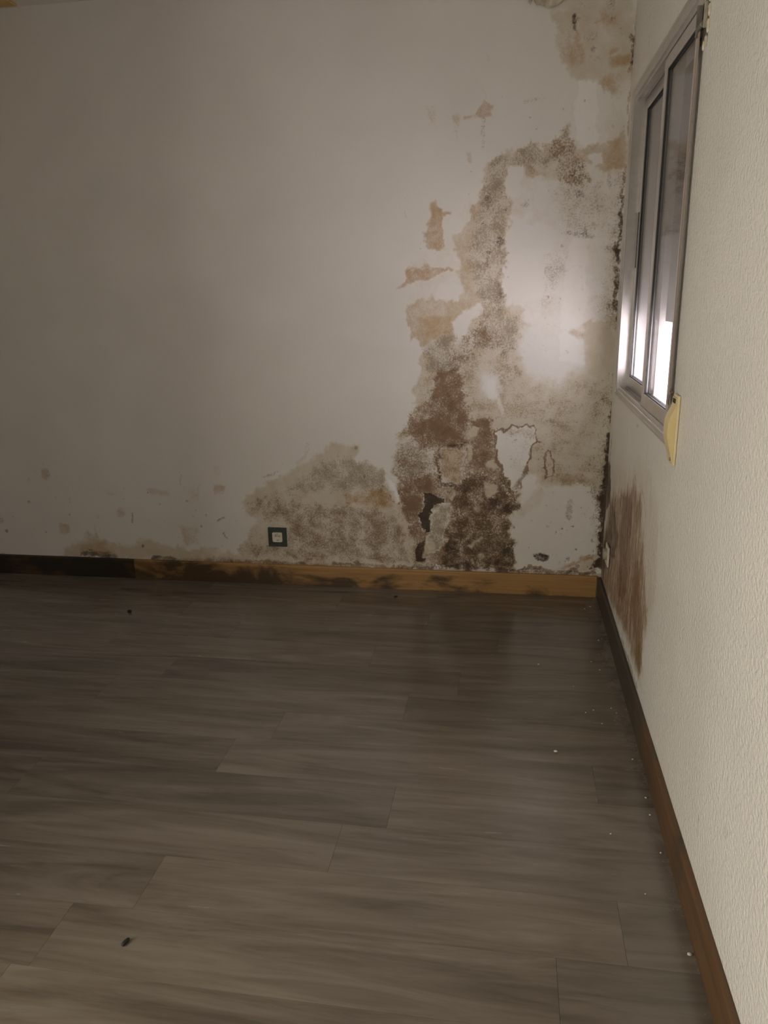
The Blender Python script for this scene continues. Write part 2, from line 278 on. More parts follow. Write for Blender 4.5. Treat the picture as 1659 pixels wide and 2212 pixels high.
('grey',0.7,0.0276,0,[(-0.866,1.034),(-0.686,0.96),(-0.552,0.886),(-0.526,0.696),(-0.41,0.542),(-0.45,0.382),(-0.405,0.13),(-0.942,0.109),(-1.01,0.448),(-1.046,0.649),(-1.005,0.806),(-0.934,0.929)]),
('ochre',0.6,0.0276,0,[(-0.866,1.034),(-0.686,0.96),(-0.552,0.886),(-0.526,0.696),(-0.41,0.542),(-0.45,0.382),(-0.405,0.13),(-0.942,0.109),(-1.01,0.448),(-1.046,0.649),(-1.005,0.806),(-0.934,0.929)]),
('rust',0.92,0.0158,0,[(-0.798,1.13),(-0.703,1.152),(-0.687,1.071),(-0.701,0.96),(-0.671,0.915),(-0.574,0.901),(-0.551,0.825),(-0.595,0.787),(-0.67,0.885),(-0.685,0.794),(-0.76,0.77),(-0.828,0.754),(-0.836,0.613),(-0.829,0.557),(-0.891,0.524),(-0.907,0.426),(-0.924,0.328),(-0.98,0.293),(-1.01,0.465),(-1.055,0.609),(-1.037,0.728),(-0.958,0.853),(-0.851,0.899),(-0.873,0.975),(-0.851,1.049)]),
('ochre',0.5,0.0158,0,[(-0.798,1.13),(-0.703,1.152),(-0.687,1.071),(-0.701,0.96),(-0.671,0.915),(-0.574,0.901),(-0.551,0.825),(-0.595,0.787),(-0.67,0.885),(-0.685,0.794),(-0.76,0.77),(-0.828,0.754),(-0.836,0.613),(-0.829,0.557),(-0.891,0.524),(-0.907,0.426),(-0.924,0.328),(-0.98,0.293),(-1.01,0.465),(-1.055,0.609),(-1.037,0.728),(-0.958,0.853),(-0.851,0.899),(-0.873,0.975),(-0.851,1.049)]),
('dark',0.3,0.0189,0.0316,[(-0.732,1.108),(-0.776,1.005),(-0.731,0.93)]),
('rust',0.8,0.0189,0.0316,[(-0.731,0.915),(-0.79,0.839)]),
('dark',0.25,0.0189,0.0316,[(-0.731,0.915),(-0.79,0.839)]),
('ochre',0.75,0.0197,0,[(-0.958,0.853),(-0.851,0.892),(-0.882,0.769),(-1.006,0.744)]),
('ochre',0.6,0.0197,0,[(-0.984,0.602),(-0.836,0.621),(-0.829,0.565),(-0.899,0.516),(-0.916,0.369),(-0.98,0.309),(-0.993,0.489)]),
('hole',0.55,0.0158,0,[(-1.037,0.743),(-0.966,0.814),(-0.905,0.761),(-0.851,0.746),(-0.836,0.652),(-0.929,0.603),(-1.008,0.602),(-1.054,0.641)]),
('grey',0.7,0.0158,0,[(-1.037,0.743),(-0.966,0.814),(-0.905,0.761),(-0.851,0.746),(-0.836,0.652),(-0.929,0.603),(-1.008,0.602),(-1.054,0.641)]),
('cream',0.7,0.0158,0,[(-1.037,0.743),(-0.966,0.814),(-0.905,0.761),(-0.851,0.746),(-0.836,0.652),(-0.929,0.603),(-1.008,0.602),(-1.054,0.641)]),
('crumb',0.35,0.0118,0.0197,[(-0.929,0.643)]),
('crumb',0.4,0.0118,0.0197,[(-0.867,0.753),(-0.874,0.73)]),
('dark',0.6,0.0033,0.0055,[(-0.914,0.595)]),
('dark',0.6,0.0033,0.0055,[(-0.902,0.651)]),
('hole',0.8,0.0095,0,[(-0.806,0.746),(-0.684,0.755),(-0.683,0.655),(-0.706,0.607),(-0.728,0.567),(-0.798,0.59),(-0.809,0.66)]),
('rust',0.45,0.0095,0,[(-0.806,0.746),(-0.684,0.755),(-0.683,0.655),(-0.706,0.607),(-0.728,0.567),(-0.798,0.59),(-0.809,0.66)]),
('ochre',0.65,0.0095,0,[(-0.806,0.746),(-0.684,0.755),(-0.683,0.655),(-0.706,0.607),(-0.728,0.567),(-0.798,0.59),(-0.809,0.66)]),
('cream',0.8,0.0095,0,[(-0.806,0.746),(-0.684,0.755),(-0.683,0.655),(-0.706,0.607),(-0.728,0.567),(-0.798,0.59),(-0.809,0.66)]),
('dark',0.7,0.0079,0,[(-0.775,0.766),(-0.7,0.786),(-0.67,0.809),(-0.662,0.786),(-0.699,0.763),(-0.76,0.758)]),
('dark',0.85,0.0071,0,[(-0.829,0.652),(-0.813,0.66),(-0.805,0.589),(-0.744,0.575),(-0.728,0.559),(-0.821,0.561)]),
('dark',0.45,0.0047,0.0079,[(-0.821,0.746),(-0.821,0.652)]),
('rust',0.7,0.0118,0,[(-0.669,0.779),(-0.549,0.765),(-0.555,0.688),(-0.607,0.648),(-0.668,0.639)]),
('dark',0.2,0.0118,0,[(-0.669,0.779),(-0.549,0.765),(-0.555,0.688),(-0.607,0.648),(-0.668,0.639)]),
('rust',0.7,0.0158,0,[(-0.698,0.615),(-0.638,0.655),(-0.532,0.626),(-0.47,0.557),(-0.425,0.55),(-0.4,0.471),(-0.451,0.398),(-0.456,0.309),(-0.417,0.286),(-0.407,0.179),(-0.436,0.137),(-0.615,0.117),(-0.805,0.114),(-0.789,0.199),(-0.79,0.265),(-0.774,0.381),(-0.743,0.463),(-0.751,0.543)]),
('grey',0.85,0.0158,0,[(-0.698,0.615),(-0.638,0.655),(-0.532,0.626),(-0.47,0.557),(-0.425,0.55),(-0.4,0.471),(-0.451,0.398),(-0.456,0.309),(-0.417,0.286),(-0.407,0.179),(-0.436,0.137),(-0.615,0.117),(-0.805,0.114),(-0.789,0.199),(-0.79,0.265),(-0.774,0.381),(-0.743,0.463),(-0.751,0.543)]),
('dark',0.52,0.0158,0,[(-0.698,0.615),(-0.638,0.655),(-0.532,0.626),(-0.47,0.557),(-0.425,0.55),(-0.4,0.471),(-0.451,0.398),(-0.456,0.309),(-0.417,0.286),(-0.407,0.179),(-0.436,0.137),(-0.615,0.117),(-0.805,0.114),(-0.789,0.199),(-0.79,0.265),(-0.774,0.381),(-0.743,0.463),(-0.751,0.543)]),
('grey',0.6,0.0118,0,[(-0.93,0.523),(-0.728,0.559),(-0.743,0.447),(-0.789,0.115),(-0.95,0.108),(-0.932,0.327)]),
('ochre',0.4,0.0118,0,[(-0.93,0.523),(-0.728,0.559),(-0.743,0.447),(-0.789,0.115),(-0.95,0.108),(-0.932,0.327)]),
('dark',0.75,0.0126,0,[(-0.56,0.507),(-0.4,0.479),(-0.444,0.422),(-0.574,0.443)]),
('dark',0.7,0.0126,0,[(-0.79,0.299),(-0.68,0.269),(-0.726,0.176),(-0.789,0.199)]),
('dark',0.7,0.0126,0,[(-0.494,0.275),(-0.417,0.286),(-0.414,0.179),(-0.492,0.185)]),
('dark',0.8,0.0126,0,[(-0.789,0.157),(-0.616,0.138),(-0.413,0.125),(-0.789,0.11)]),
('dark',0.75,0.0126,0,[(-0.524,0.634),(-0.41,0.55),(-0.469,0.533),(-0.515,0.571)]),
('dark',0.6,0.0126,0,[(-0.663,0.203),(-0.57,0.248),(-0.585,0.173),(-0.663,0.136)]),
('dark',0.5,0.0126,0,[(-0.774,0.414),(-0.681,0.376),(-0.727,0.309),(-0.782,0.299)]),
('hole',1,0.0039,0,[(-0.895,0.524),(-0.79,0.502),(-0.798,0.478),(-0.837,0.461),(-0.86,0.411),(-0.876,0.312),(-0.9,0.295),(-0.924,0.344),(-0.923,0.402),(-0.899,0.459)]),
('dark',0.92,0.0047,0,[(-0.895,0.524),(-0.79,0.502),(-0.798,0.478),(-0.837,0.461),(-0.86,0.411),(-0.876,0.312),(-0.9,0.295),(-0.924,0.344),(-0.923,0.402),(-0.899,0.459)]),
('rust',1,0.0047,0,[(-0.895,0.524),(-0.79,0.502),(-0.798,0.478),(-0.837,0.461),(-0.86,0.411),(-0.876,0.312),(-0.9,0.295),(-0.924,0.344),(-0.923,0.402),(-0.899,0.459)]),
('dark',0.92,0.0047,0,[(-0.932,0.252),(-0.885,0.271),(-0.893,0.212),(-0.901,0.17),(-0.877,0.17),(-0.893,0.149),(-0.933,0.151),(-0.941,0.202)]),
('rust',1,0.0047,0,[(-0.932,0.252),(-0.885,0.271),(-0.893,0.212),(-0.901,0.17),(-0.877,0.17),(-0.893,0.149),(-0.933,0.151),(-0.941,0.202)]),
('hole',0.85,0.0095,0,[(-0.852,0.42),(-0.805,0.47),(-0.759,0.479),(-0.766,0.389),(-0.79,0.282),(-0.821,0.214),(-0.869,0.196),(-0.877,0.288)]),
('grey',0.7,0.0095,0,[(-0.852,0.42),(-0.805,0.47),(-0.759,0.479),(-0.766,0.389),(-0.79,0.282),(-0.821,0.214),(-0.869,0.196),(-0.877,0.288)]),
('cream',0.9,0.0095,0,[(-0.852,0.42),(-0.805,0.47),(-0.759,0.479),(-0.766,0.389),(-0.79,0.282),(-0.821,0.214),(-0.869,0.196),(-0.877,0.288)]),
('ochre',0.35,0.0095,0,[(-0.852,0.42),(-0.805,0.47),(-0.759,0.479),(-0.766,0.389),(-0.79,0.282),(-0.821,0.214),(-0.869,0.196),(-0.877,0.288)]),
('crumb',0.95,0.0095,0,[(-0.893,0.245),(-0.853,0.28),(-0.829,0.248),(-0.853,0.197),(-0.893,0.187)]),
('crumb',0.8,0.0095,0,[(-0.679,0.244),(-0.595,0.305),(-0.587,0.297),(-0.656,0.237)]),
('crumb',0.7,0.0123,0.0205,[(-0.601,0.197)]),
('crumb',0.95,0.0095,0,[(-0.584,0.586),(-0.523,0.579),(-0.515,0.54),(-0.567,0.499),(-0.583,0.538)]),
('crumb',0.9,0.0095,0,[(-0.593,0.687),(-0.548,0.711),(-0.525,0.665),(-0.547,0.649),(-0.578,0.664)]),
('crumb',0.9,0.0079,0,[(-0.685,0.84),(-0.64,0.87),(-0.61,0.855),(-0.64,0.809),(-0.67,0.802)]),
('crumb',0.8,0.0076,0.0126,[(-0.662,0.771),(-0.661,0.709)]),
('crumb',0.9,0.0079,0,[(-0.767,0.503),(-0.736,0.543),(-0.728,0.519),(-0.751,0.487)]),
('crumb',0.6,0.0057,0.0095,[(-0.751,0.422)]),
('crumb',0.6,0.0142,0.0237,[(-0.62,0.442)]),
('crumb',1.4,0.0028,0.0047,[(-0.683,0.623)]),
('crumb',1.4,0.0028,0.0047,[(-0.668,0.608)]),
('crumb',1.4,0.0028,0.0047,[(-0.698,0.615)]),
('crumb',1.4,0.0028,0.0047,[(-0.596,0.636)]),
('crumb',1.4,0.0028,0.0047,[(-0.813,0.621)]),
('crumb',1.4,0.0028,0.0047,[(-0.477,0.533)]),
('crumb',1.4,0.0028,0.0047,[(-0.465,0.527)]),
('crumb',1.4,0.0028,0.0047,[(-0.622,0.624)]),
('crumb',1.4,0.0028,0.0047,[(-0.653,0.632)]),
('crumb',1.4,0.0028,0.0047,[(-0.672,0.639)]),
('crumb',1.4,0.0028,0.0047,[(-0.69,0.603)]),
('crumb',1.4,0.0028,0.0047,[(-0.774,0.422)]),
('crumb',1.4,0.0028,0.0047,[(-0.739,0.411)]),
('crumb',1.4,0.0028,0.0047,[(-0.502,0.634)]),
('crumb',1.4,0.0028,0.0047,[(-0.448,0.588)]),
('crumb',1.4,0.0028,0.0047,[(-0.577,0.625)]),
('crumb',1.4,0.0028,0.0047,[(-0.628,0.474)]),
('crumb',1.4,0.0028,0.0047,[(-0.544,0.508)]),
('cream',0.6,0.0197,0,[(-0.483,1.078),(-0.338,1.063),(-0.198,1.106),(-0.023,1.091),(0.003,0.666),(-0.032,0.635),(-0.249,0.623),(-0.324,0.653),(-0.355,0.691),(-0.342,0.85),(-0.478,0.871),(-0.567,0.931)]),
('grey',0.34,0.0197,0,[(-0.483,1.078),(-0.338,1.063),(-0.198,1.106),(-0.023,1.091),(0.003,0.666),(-0.032,0.635),(-0.249,0.623),(-0.324,0.653),(-0.355,0.691),(-0.342,0.85),(-0.478,0.871),(-0.567,0.931)]),
('ochre',0.18,0.0197,0,[(-0.483,1.078),(-0.338,1.063),(-0.198,1.106),(-0.023,1.091),(0.003,0.666),(-0.032,0.635),(-0.249,0.623),(-0.324,0.653),(-0.355,0.691),(-0.342,0.85),(-0.478,0.871),(-0.567,0.931)]),
('grey',0.45,0.0197,0,[(-0.689,1.224),(-0.471,1.193),(-0.468,1.078),(-0.567,0.931),(-0.671,0.945),(-0.694,1.064)]),
('grey',0.55,0.0066,0.0111,[(-0.552,0.901),(-0.435,0.901),(-0.26,0.888)]),
('rust',0.4,0.0123,0.0205,[(-0.486,1.193),(-0.44,1.107)]),
('rust',0.45,0.0095,0.0158,[(-0.537,1.258),(-0.465,1.243)]),
('hole',0.85,0.0276,0,[(-0.419,1.348),(-0.251,1.352),(-0.138,1.303),(-0.138,1.156),(-0.212,1.106),(-0.267,1.063),(-0.353,1.071),(-0.412,1.121),(-0.423,1.25)]),
('hole',0.85,0.0158,0,[(-0.6,1.115),(-0.534,1.122),(-0.519,1.056),(-0.532,0.99),(-0.576,0.99),(-0.599,1.049)]),
('pale',0.45,0.0071,0.0118,[(-0.524,0.99),(-0.508,0.931)]),
('pale',0.4,0.0166,0.0276,[(-0.563,1.071),(-0.558,1.02)]),
('pale',0.38,0.0063,0,[(-0.253,1.387),(-0.139,1.385),(-0.134,1.156),(-0.244,1.178)]),  # foot of the painted window-light band
('ochre',0.65,0.0114,0.0189,[(-0.194,1.31),(-0.158,1.292)]),
('rust',0.3,0.0114,0.0189,[(-0.194,1.31),(-0.158,1.292)]),
('grey',0.2,0.0189,0.0316,[(-0.382,1.299),(-0.429,1.214)]),
('hole',0.8,0.0047,0,[(-0.54,0.856),(-0.514,0.864),(-0.499,0.845),(-0.463,0.864),(-0.433,0.853),(-0.353,0.857),(-0.342,0.85),(-0.343,0.79),(-0.363,0.721),(-0.39,0.652),(-0.425,0.573),(-0.47,0.557),(-0.502,0.626),(-0.533,0.703),(-0.546,0.765)]),
('rust',0.45,0.0158,0,[(-0.54,0.856),(-0.346,0.857),(-0.347,0.797),(-0.476,0.819)]),
('cream',0.5,0.0158,0,[(-0.54,0.856),(-0.346,0.857),(-0.347,0.797),(-0.476,0.819)]),
('grey',0.3,0.0197,0,[(-0.491,0.811),(-0.373,0.789),(-0.399,0.69),(-0.458,0.674)]),
('rust',1.05,0.0038,0.0063,[(-0.54,0.856),(-0.514,0.864),(-0.499,0.845),(-0.463,0.864),(-0.433,0.853),(-0.353,0.857),(-0.342,0.85),(-0.343,0.79),(-0.363,0.721),(-0.39,0.652),(-0.425,0.573)]),
('rust',1.05,0.0047,0.0079,[(-0.54,0.856),(-0.546,0.765),(-0.533,0.703),(-0.502,0.626),(-0.478,0.58)]),
('rust',0.95,0.0095,0,[(-0.398,0.667),(-0.369,0.69),(-0.425,0.565),(-0.47,0.549),(-0.441,0.596)]),
('rust',0.85,0.0033,0.0055,[(-0.291,0.745),(-0.265,0.745),(-0.258,0.7),(-0.264,0.623),(-0.286,0.615),(-0.295,0.661),(-0.292,0.737)]),
('ochre',0.5,0.0066,0.0111,[(-0.3,0.614),(-0.234,0.6)]),
('hole',0.97,0.0142,0,[(-0.41,0.566),(-0.39,0.628),(-0.323,0.63),(-0.306,0.576),(-0.247,0.577),(-0.101,0.58),(-0.04,0.527),(-0.023,0.354),(-0.046,0.233),(-0.156,0.189),(-0.245,0.136),(-0.413,0.129),(-0.415,0.187),(-0.409,0.278),(-0.449,0.326),(-0.443,0.39),(-0.392,0.464)]),
('cream',0.45,0.0158,0,[(-0.408,0.487),(-0.306,0.576),(-0.275,0.522),(-0.39,0.4),(-0.442,0.342)]),
('grey',0.6,0.0114,0.0189,[(-0.17,0.493),(-0.17,0.414)]),
('grey',0.5,0.0057,0.0095,[(-0.269,0.363)]),
('dark',0.75,0.0071,0,[(-0.339,0.207),(-0.301,0.224),(-0.255,0.21),(-0.261,0.177),(-0.291,0.167),(-0.33,0.182)]),
('rust',0.6,0.0071,0,[(-0.339,0.207),(-0.301,0.224),(-0.255,0.21),(-0.261,0.177),(-0.291,0.167),(-0.33,0.182)]),
('dark',0.6,0.0066,0.0111,[(-0.164,0.197)]),
('dark',0.7,0.0076,0.0126,[(-0.117,0.157)]),
('dark',0.6,0.0057,0.0095,[(-0.056,0.289)]),
('rust',0.6,0.0066,0.0111,[(-0.052,0.201)]),
('dark',0.7,0.0047,0.0079,[(-0.438,0.358)]),
('dark',0.6,0.0066,0.0111,[(-0.298,0.138)]),
('dark',0.5,0.0057,0.0095,[(-0.118,0.625)]),
('dark',0.5,0.0047,0.0079,[(-0.101,0.58)]),
('dark',0.45,0.0043,0.0071,[(-0.086,0.717)]),
('rust',0.5,0.0038,0.0063,[(-0.265,0.646)]),
('grey',0.6,0.0047,0.0079,[(-0.208,0.179)]),
('grey',0.4,0.0047,0.0079,[(-0.205,0.285)]),
('ochre',0.52,0.0118,0,[(-0.25,0.638),(-0.089,0.634),(-0.043,0.588),(-0.101,0.58),(-0.248,0.592),(-0.3,0.599)]),
('grey',0.5,0.0118,0,[(-0.25,0.638),(-0.089,0.634),(-0.043,0.588),(-0.101,0.58),(-0.248,0.592),(-0.3,0.599)]),
('dark',1,0.0111,0,[(-0.006,0.991),(0.011,1.105),(0.049,0.948),(0.048,0.742),(0.041,0.621),(0.038,0.435),(0.035,0.244),(0.011,0.146),(-0.049,0.144),(-0.03,0.322),(-0.04,0.55),(-0.023,0.665),(-0.016,0.8)]),
('rust',1,0.0111,0,[(-0.006,0.991),(0.011,1.105),(0.049,0.948),(0.048,0.742),(0.041,0.621),(0.038,0.435),(0.035,0.244),(0.011,0.146),(-0.049,0.144),(-0.03,0.322),(-0.04,0.55),(-0.023,0.665),(-0.016,0.8)]),
('dark',0.8,0.0047,0,[(-0.013,1.383),(0.011,1.383),(0.016,1.034),(0.002,1.034),(0.005,1.211)]),
('grey',0.5,0.0284,0.0474,[(-0.014,1.07),(-0.02,0.815),(-0.034,0.55),(-0.019,0.275)]),
('rust',0.33,0.0284,0.0474,[(-0.014,1.07),(-0.02,0.815),(-0.034,0.55),(-0.019,0.275)]),
('grey',0.5,0.0316,0,[(-0.122,0.991),(-0.024,0.991),(-0.029,0.845),(-0.115,0.844)]),
('ochre',0.5,0.0076,0.0126,[(-0.041,0.55),(-0.023,0.354),(-0.042,0.225),(-0.155,0.164),(-0.229,0.136)]),
('rust',0.3,0.0076,0.0126,[(-0.041,0.55),(-0.023,0.354),(-0.042,0.225),(-0.155,0.164),(-0.229,0.136)]),
('hole',1,0.0039,0,[(-1.09,0.604),(-1.067,0.593),(-1.017,0.513),(-1.019,0.481),(-1.048,0.521)]),
('pale',0.8,0.0039,0,[(-1.086,0.6),(-1.063,0.585),(-1.017,0.505),(-1.021,0.477),(-1.048,0.529)]),
('dark',0.5,0.0047,0.0079,[(-1.178,0.099),(-0.773,0.108),(-0.017,0.116)]),
('grey',0.6,0.0047,0.0079,[(-1.178,0.099),(-0.773,0.108),(-0.017,0.116)]),
('dark',0.55,0.0038,0.0063,[(-1.015,0.097),(-0.918,0.118),(-0.789,0.106)]),
('grey',0.8,0.0076,0.0126,[(-0.428,0.116),(-0.229,0.12),(-0.017,0.116)]),
('ochre',0.6,0.0076,0.0126,[(-0.428,0.116),(-0.229,0.12),(-0.017,0.116)]),
('dark',0.6,0.0038,0.0063,[(-0.428,0.12),(-0.305,0.127),(-0.267,0.118)]),
('grey',0.7,0.0023,0.0038,[(-0.179,0.187)]),
('grey',0.7,0.0023,0.0038,[(-0.204,0.329)]),
('grey',0.7,0.0018,0.003,[(-0.202,0.311)]),
('grey',0.7,0.0029,0.0049,[(-0.358,0.442)]),
('grey',0.7,0.0016,0.0027,[(-0.094,0.288)]),
('grey',0.7,0.0015,0.0025,[(-0.027,0.176)]),
('grey',0.7,0.0027,0.0044,[(-0.174,0.507)]),
('grey',0.7,0.0014,0.0024,[(-0.206,0.546)]),
('grey',0.7,0.0018,0.003,[(-0.308,0.556)]),
('grey',0.7,0.0023,0.0038,[(-0.224,0.22)]),
('grey',0.7,0.0024,0.004,[(-0.159,0.366)]),
('grey',0.7,0.0027,0.0045,[(-0.228,0.456)]),
('grey',0.7,0.0033,0.0055,[(-0.025,0.229)]),
('grey',0.7,0.0028,0.0046,[(-0.279,0.475)]),
('grey',0.7,0.002,0.0033,[(-0.36,0.248)]),
('grey',0.7,0.0022,0.0036,[(-0.088,0.415)]),
('grey',0.7,0.0032,0.0054,[(-0.096,0.572)]),
('grey',0.7,0.0018,0.003,[(-0.064,0.382)]),
('grey',0.7,0.0033,0.0055,[(-0.253,0.539)]),
('grey',0.7,0.0026,0.0044,[(-0.114,0.462)]),
('grey',0.7,0.0016,0.0026,[(-0.261,0.167)]),
('grey',0.7,0.0029,0.0048,[(-0.35,0.466)]),
('grey',0.7,0.0016,0.0027,[(-0.363,0.235)]),
('grey',0.7,0.0018,0.0029,[(-0.189,0.387)]),
('grey',0.7,0.0018,0.003,[(-0.133,0.518)]),
('grey',0.7,0.0026,0.0044,[(-0.348,0.394)]),
('grey',0.7,0.0018,0.003,[(-0.284,0.163)]),
('grey',0.7,0.0029,0.0049,[(-0.273,0.201)]),
('grey',0.7,0.0018,0.003,[(-0.241,0.215)]),
('grey',0.7,0.0026,0.0044,[(-0.346,0.153)]),
('grey',0.7,0.0018,0.003,[(-0.291,0.248)]),
('grey',0.7,0.002,0.0034,[(-0.288,0.538)]),
('grey',0.7,0.0016,0.0027,[(-0.184,0.472)]),
('grey',0.7,0.0026,0.0043,[(-0.256,0.383)]),
('dark',0.6,0.0042,0.0069,[(-0.129,0.248)]),
('dark',0.6,0.0039,0.0066,[(-0.198,0.351)]),
('dark',0.6,0.004,0.0067,[(-0.061,0.332)]),
('dark',0.6,0.0023,0.0039,[(-0.069,0.158)]),
('dark',0.6,0.0024,0.0039,[(-0.024,0.174)]),
('dark',0.6,0.0033,0.0055,[(-0.148,0.365)]),
('dark',0.6,0.002,0.0033,[(-0.03,0.335)]),
('dark',0.6,0.0036,0.0059,[(-0.175,0.184)]),
('dark',0.6,0.0033,0.0055,[(-0.174,0.346)]),
('dark',0.6,0.0036,0.006,[(-0.222,0.332)]),
('dark',0.6,0.0032,0.0054,[(-0.048,0.241)]),
('dark',0.6,0.0026,0.0043,[(-0.04,0.343)]),
('dark',0.6,0.0019,0.0032,[(-0.177,0.279)]),
('dark',0.6,0.002,0.0034,[(-0.198,0.298)]),
('grey',0.75,0.0032,0.0054,[(-0.418,0.928)]),
('grey',0.75,0.004,0.0067,[(-0.021,0.795)]),
('grey',0.75,0.0035,0.0059,[(-0.213,1.029)]),
('grey',0.75,0.002,0.0033,[(-0.464,0.67)]),
('grey',0.75,0.0036,0.0059,[(-0.046,1.082)]),
('grey',0.75,0.0034,0.0057,[(-0.248,0.758)]),
('grey',0.75,0.0026,0.0044,[(-0.028,1.058)]),
('grey',0.75,0.0032,0.0053,[(-0.127,0.68)]),
('grey',0.75,0.0036,0.0061,[(-0.144,0.73)]),
('grey',0.75,0.0041,0.0068,[(-0.31,0.779)]),
('grey',0.75,0.004,0.0067,[(-0.077,0.904)]),
('grey',0.75,0.0038,0.0063,[(-0.076,0.833)]),
('grey',0.75,0.0034,0.0056,[(-0.298,0.827)]),
('grey',0.75,0.0033,0.0056,[(-0.438,0.799)]),
('grey',0.75,0.0042,0.0071,[(-0.065,0.762)]),
('grey',0.75,0.0028,0.0047,[(-0.135,0.829)]),
('grey',0.75,0.0029,0.0049,[(-0.1,1.054)]),
('grey',0.75,0.0037,0.0061,[(-0.462,0.817)]),
('grey',0.75,0.003,0.0051,[(-0.367,0.772)]),
('grey',0.75,0.0031,0.0051,[(-0.183,0.67)]),
('grey',0.75,0.0025,0.0042,[(-0.474,0.956)]),
('grey',0.75,0.0035,0.0058,[(-0.387,1.016)]),
('grey',0.75,0.004,0.0067,[(-0.172,0.893)]),
('grey',0.75,0.004,0.0067,[(-0.322,0.788)]),
('grey',0.75,0.0024,0.0039,[(-0.271,0.723)]),
('grey',0.75,0.0041,0.0068,[(-0.074,0.919)]),
('grey',0.75,0.0033,0.0055,[(-0.335,1.031)]),
('grey',0.75,0.0031,0.0051,[(-0.082,0.705)]),
('grey',0.75,0.0036,0.006,[(-0.045,0.968)]),
('grey',0.75,0.0023,0.0038,[(-0.272,0.968)]),
('grey',0.75,0.0024,0.004,[(-0.282,0.807)]),
('grey',0.75,0.0031,0.0051,[(-0.324,0.706)]),
('grey',0.75,0.0042,0.007,[(-0.274,1.059)]),
('grey',0.75,0.002,0.0033,[(-0.085,1.073)]),
('grey',0.75,0.0036,0.006,[(-0.216,0.953)]),
('grey',0.75,0.0038,0.0063,[(-0.473,1.031)]),
('grey',0.75,0.003,0.005,[(-0.462,0.709)]),
('grey',0.75,0.0025,0.0041,[(-0.417,1.071)]),
('grey',0.75,0.0034,0.0056,[(-0.267,0.805)]),
('grey',0.75,0.0034,0.0057,[(-0.093,0.653)]),
('dark',0.5,0.0032,0.0053,[(-0.151,0.825)]),
('dark',0.5,0.0022,0.0037,[(-0.183,0.826)]),
('dark',0.5,0.0032,0.0054,[(-0.159,0.915)]),
('dark',0.5,0.0025,0.0042,[(-0.064,0.806)]),
('dark',0.5,0.0031,0.0051,[(-0.058,0.862)]),
('dark',0.5,0.0034,0.0057,[(-0.04,0.997)]),
('dark',0.5,0.0037,0.0061,[(-0.07,0.978)]),
('dark',0.5,0.0028,0.0046,[(-0.067,0.629)]),
('dark',0.5,0.0026,0.0043,[(-0.078,0.643)]),
('dark',0.5,0.0034,0.0057,[(-0.024,0.831)]),
('dark',0.5,0.0031,0.0052,[(-0.145,0.714)]),
('dark',0.5,0.0034,0.0057,[(-0.069,0.717)]),
('dark',0.5,0.0023,0.0038,[(-0.018,0.598)]),
('dark',0.5,0.0037,0.0062,[(-0.085,0.684)]),
('dark',0.5,0.0025,0.0042,[(-0.019,0.655)]),
('dark',0.5,0.0026,0.0043,[(-0.172,0.84)]),
('dark',0.5,0.0029,0.0049,[(-0.053,0.821)]),
('dark',0.5,0.0019,0.0032,[(-0.057,1.007)]),
('dark',0.5,0.0034,0.0057,[(-0.158,0.887)]),
('dark',0.5,0.0034,0.0056,[(-0.168,0.969)]),
('grey',0.5,0.0022,0.0036,[(-0.268,1.133)]),
('grey',0.5,0.0024,0.004,[(-0.217,1.222)]),
('grey',0.5,0.0028,0.0046,[(-0.431,1.292)]),
('grey',0.5,0.0022,0.0036,[(-0.376,1.162)]),
('grey',0.5,0.0023,0.0039,[(-0.317,1.133)]),
('grey',0.5,0.0022,0.0037,[(-0.374,1.251)]),
('grey',0.5,0.0026,0.0044,[(-0.231,1.293)]),
('grey',0.5,0.0026,0.0044,[(-0.211,1.214)]),
('grey',0.5,0.0022,0.0037,[(-0.4,1.212)]),
('grey',0.5,0.0021,0.0036,[(-0.305,1.339)]),
('grey',0.5,0.0028,0.0047,[(-0.323,1.246)]),
('grey',0.5,0.0026,0.0043,[(-0.311,1.223)]),
('grey',0.5,0.0024,0.004,[(-0.434,1.212)]),
('grey',0.5,0.002,0.0033,[(-0.209,1.112)]),
('grey',0.5,0.0018,0.003,[(-0.336,1.315)]),
('grey',0.5,0.002,0.0034,[(-0.244,1.118)]),
('grey',0.7,0.0025,0.0042,[(-0.24,1.92)]),
('grey',0.7,0.0029,0.0048,[(-0.062,1.931)]),
('grey',0.7,0.0033,0.0054,[(-0.329,1.923)]),
('grey',0.7,0.002,0.0033,[(-0.129,1.879)]),
('grey',0.7,0.0023,0.0038,[(-0.152,1.941)]),
('grey',0.7,0.0032,0.0053,[(-0.295,1.831)]),
('grey',0.7,0.002,0.0034,[(-0.272,1.825)]),
('grey',0.7,0.0025,0.0041,[(-0.22,1.856)]),
('grey',0.7,0.0027,0.0045,[(-0.287,1.919)]),
('grey',0.7,0.0029,0.0049,[(-0.14,1.82)]),
('grey',0.7,0.0034,0.0057,[(-0.143,1.726)]),
('grey',0.7,0.002,0.0033,[(-0.105,1.738)]),
('grey',0.7,0.0036,0.0059,[(-0.239,1.885)]),
('grey',0.7,0.0036,0.006,[(-0.26,1.688)]),
('grey',0.7,0.0035,0.0059,[(-0.295,1.909)]),
('grey',0.7,0.0031,0.0052,[(-0.259,1.948)]),
('grey',0.7,0.0034,0.0057,[(-0.201,1.747)]),
('grey',0.7,0.0017,0.0029,[(-0.208,1.778)]),
('grey',0.7,0.0015,0.0024,[(-0.269,1.781)]),
('grey',0.7,0.0036,0.006,[(-0.049,1.934)]),
('grey',0.7,0.0026,0.0044,[(-0.105,1.827)]),
('grey',0.7,0.003,0.0051,[(-0.28,1.956)]),
('grey',0.7,0.0017,0.0028,[(-0.32,1.82)]),
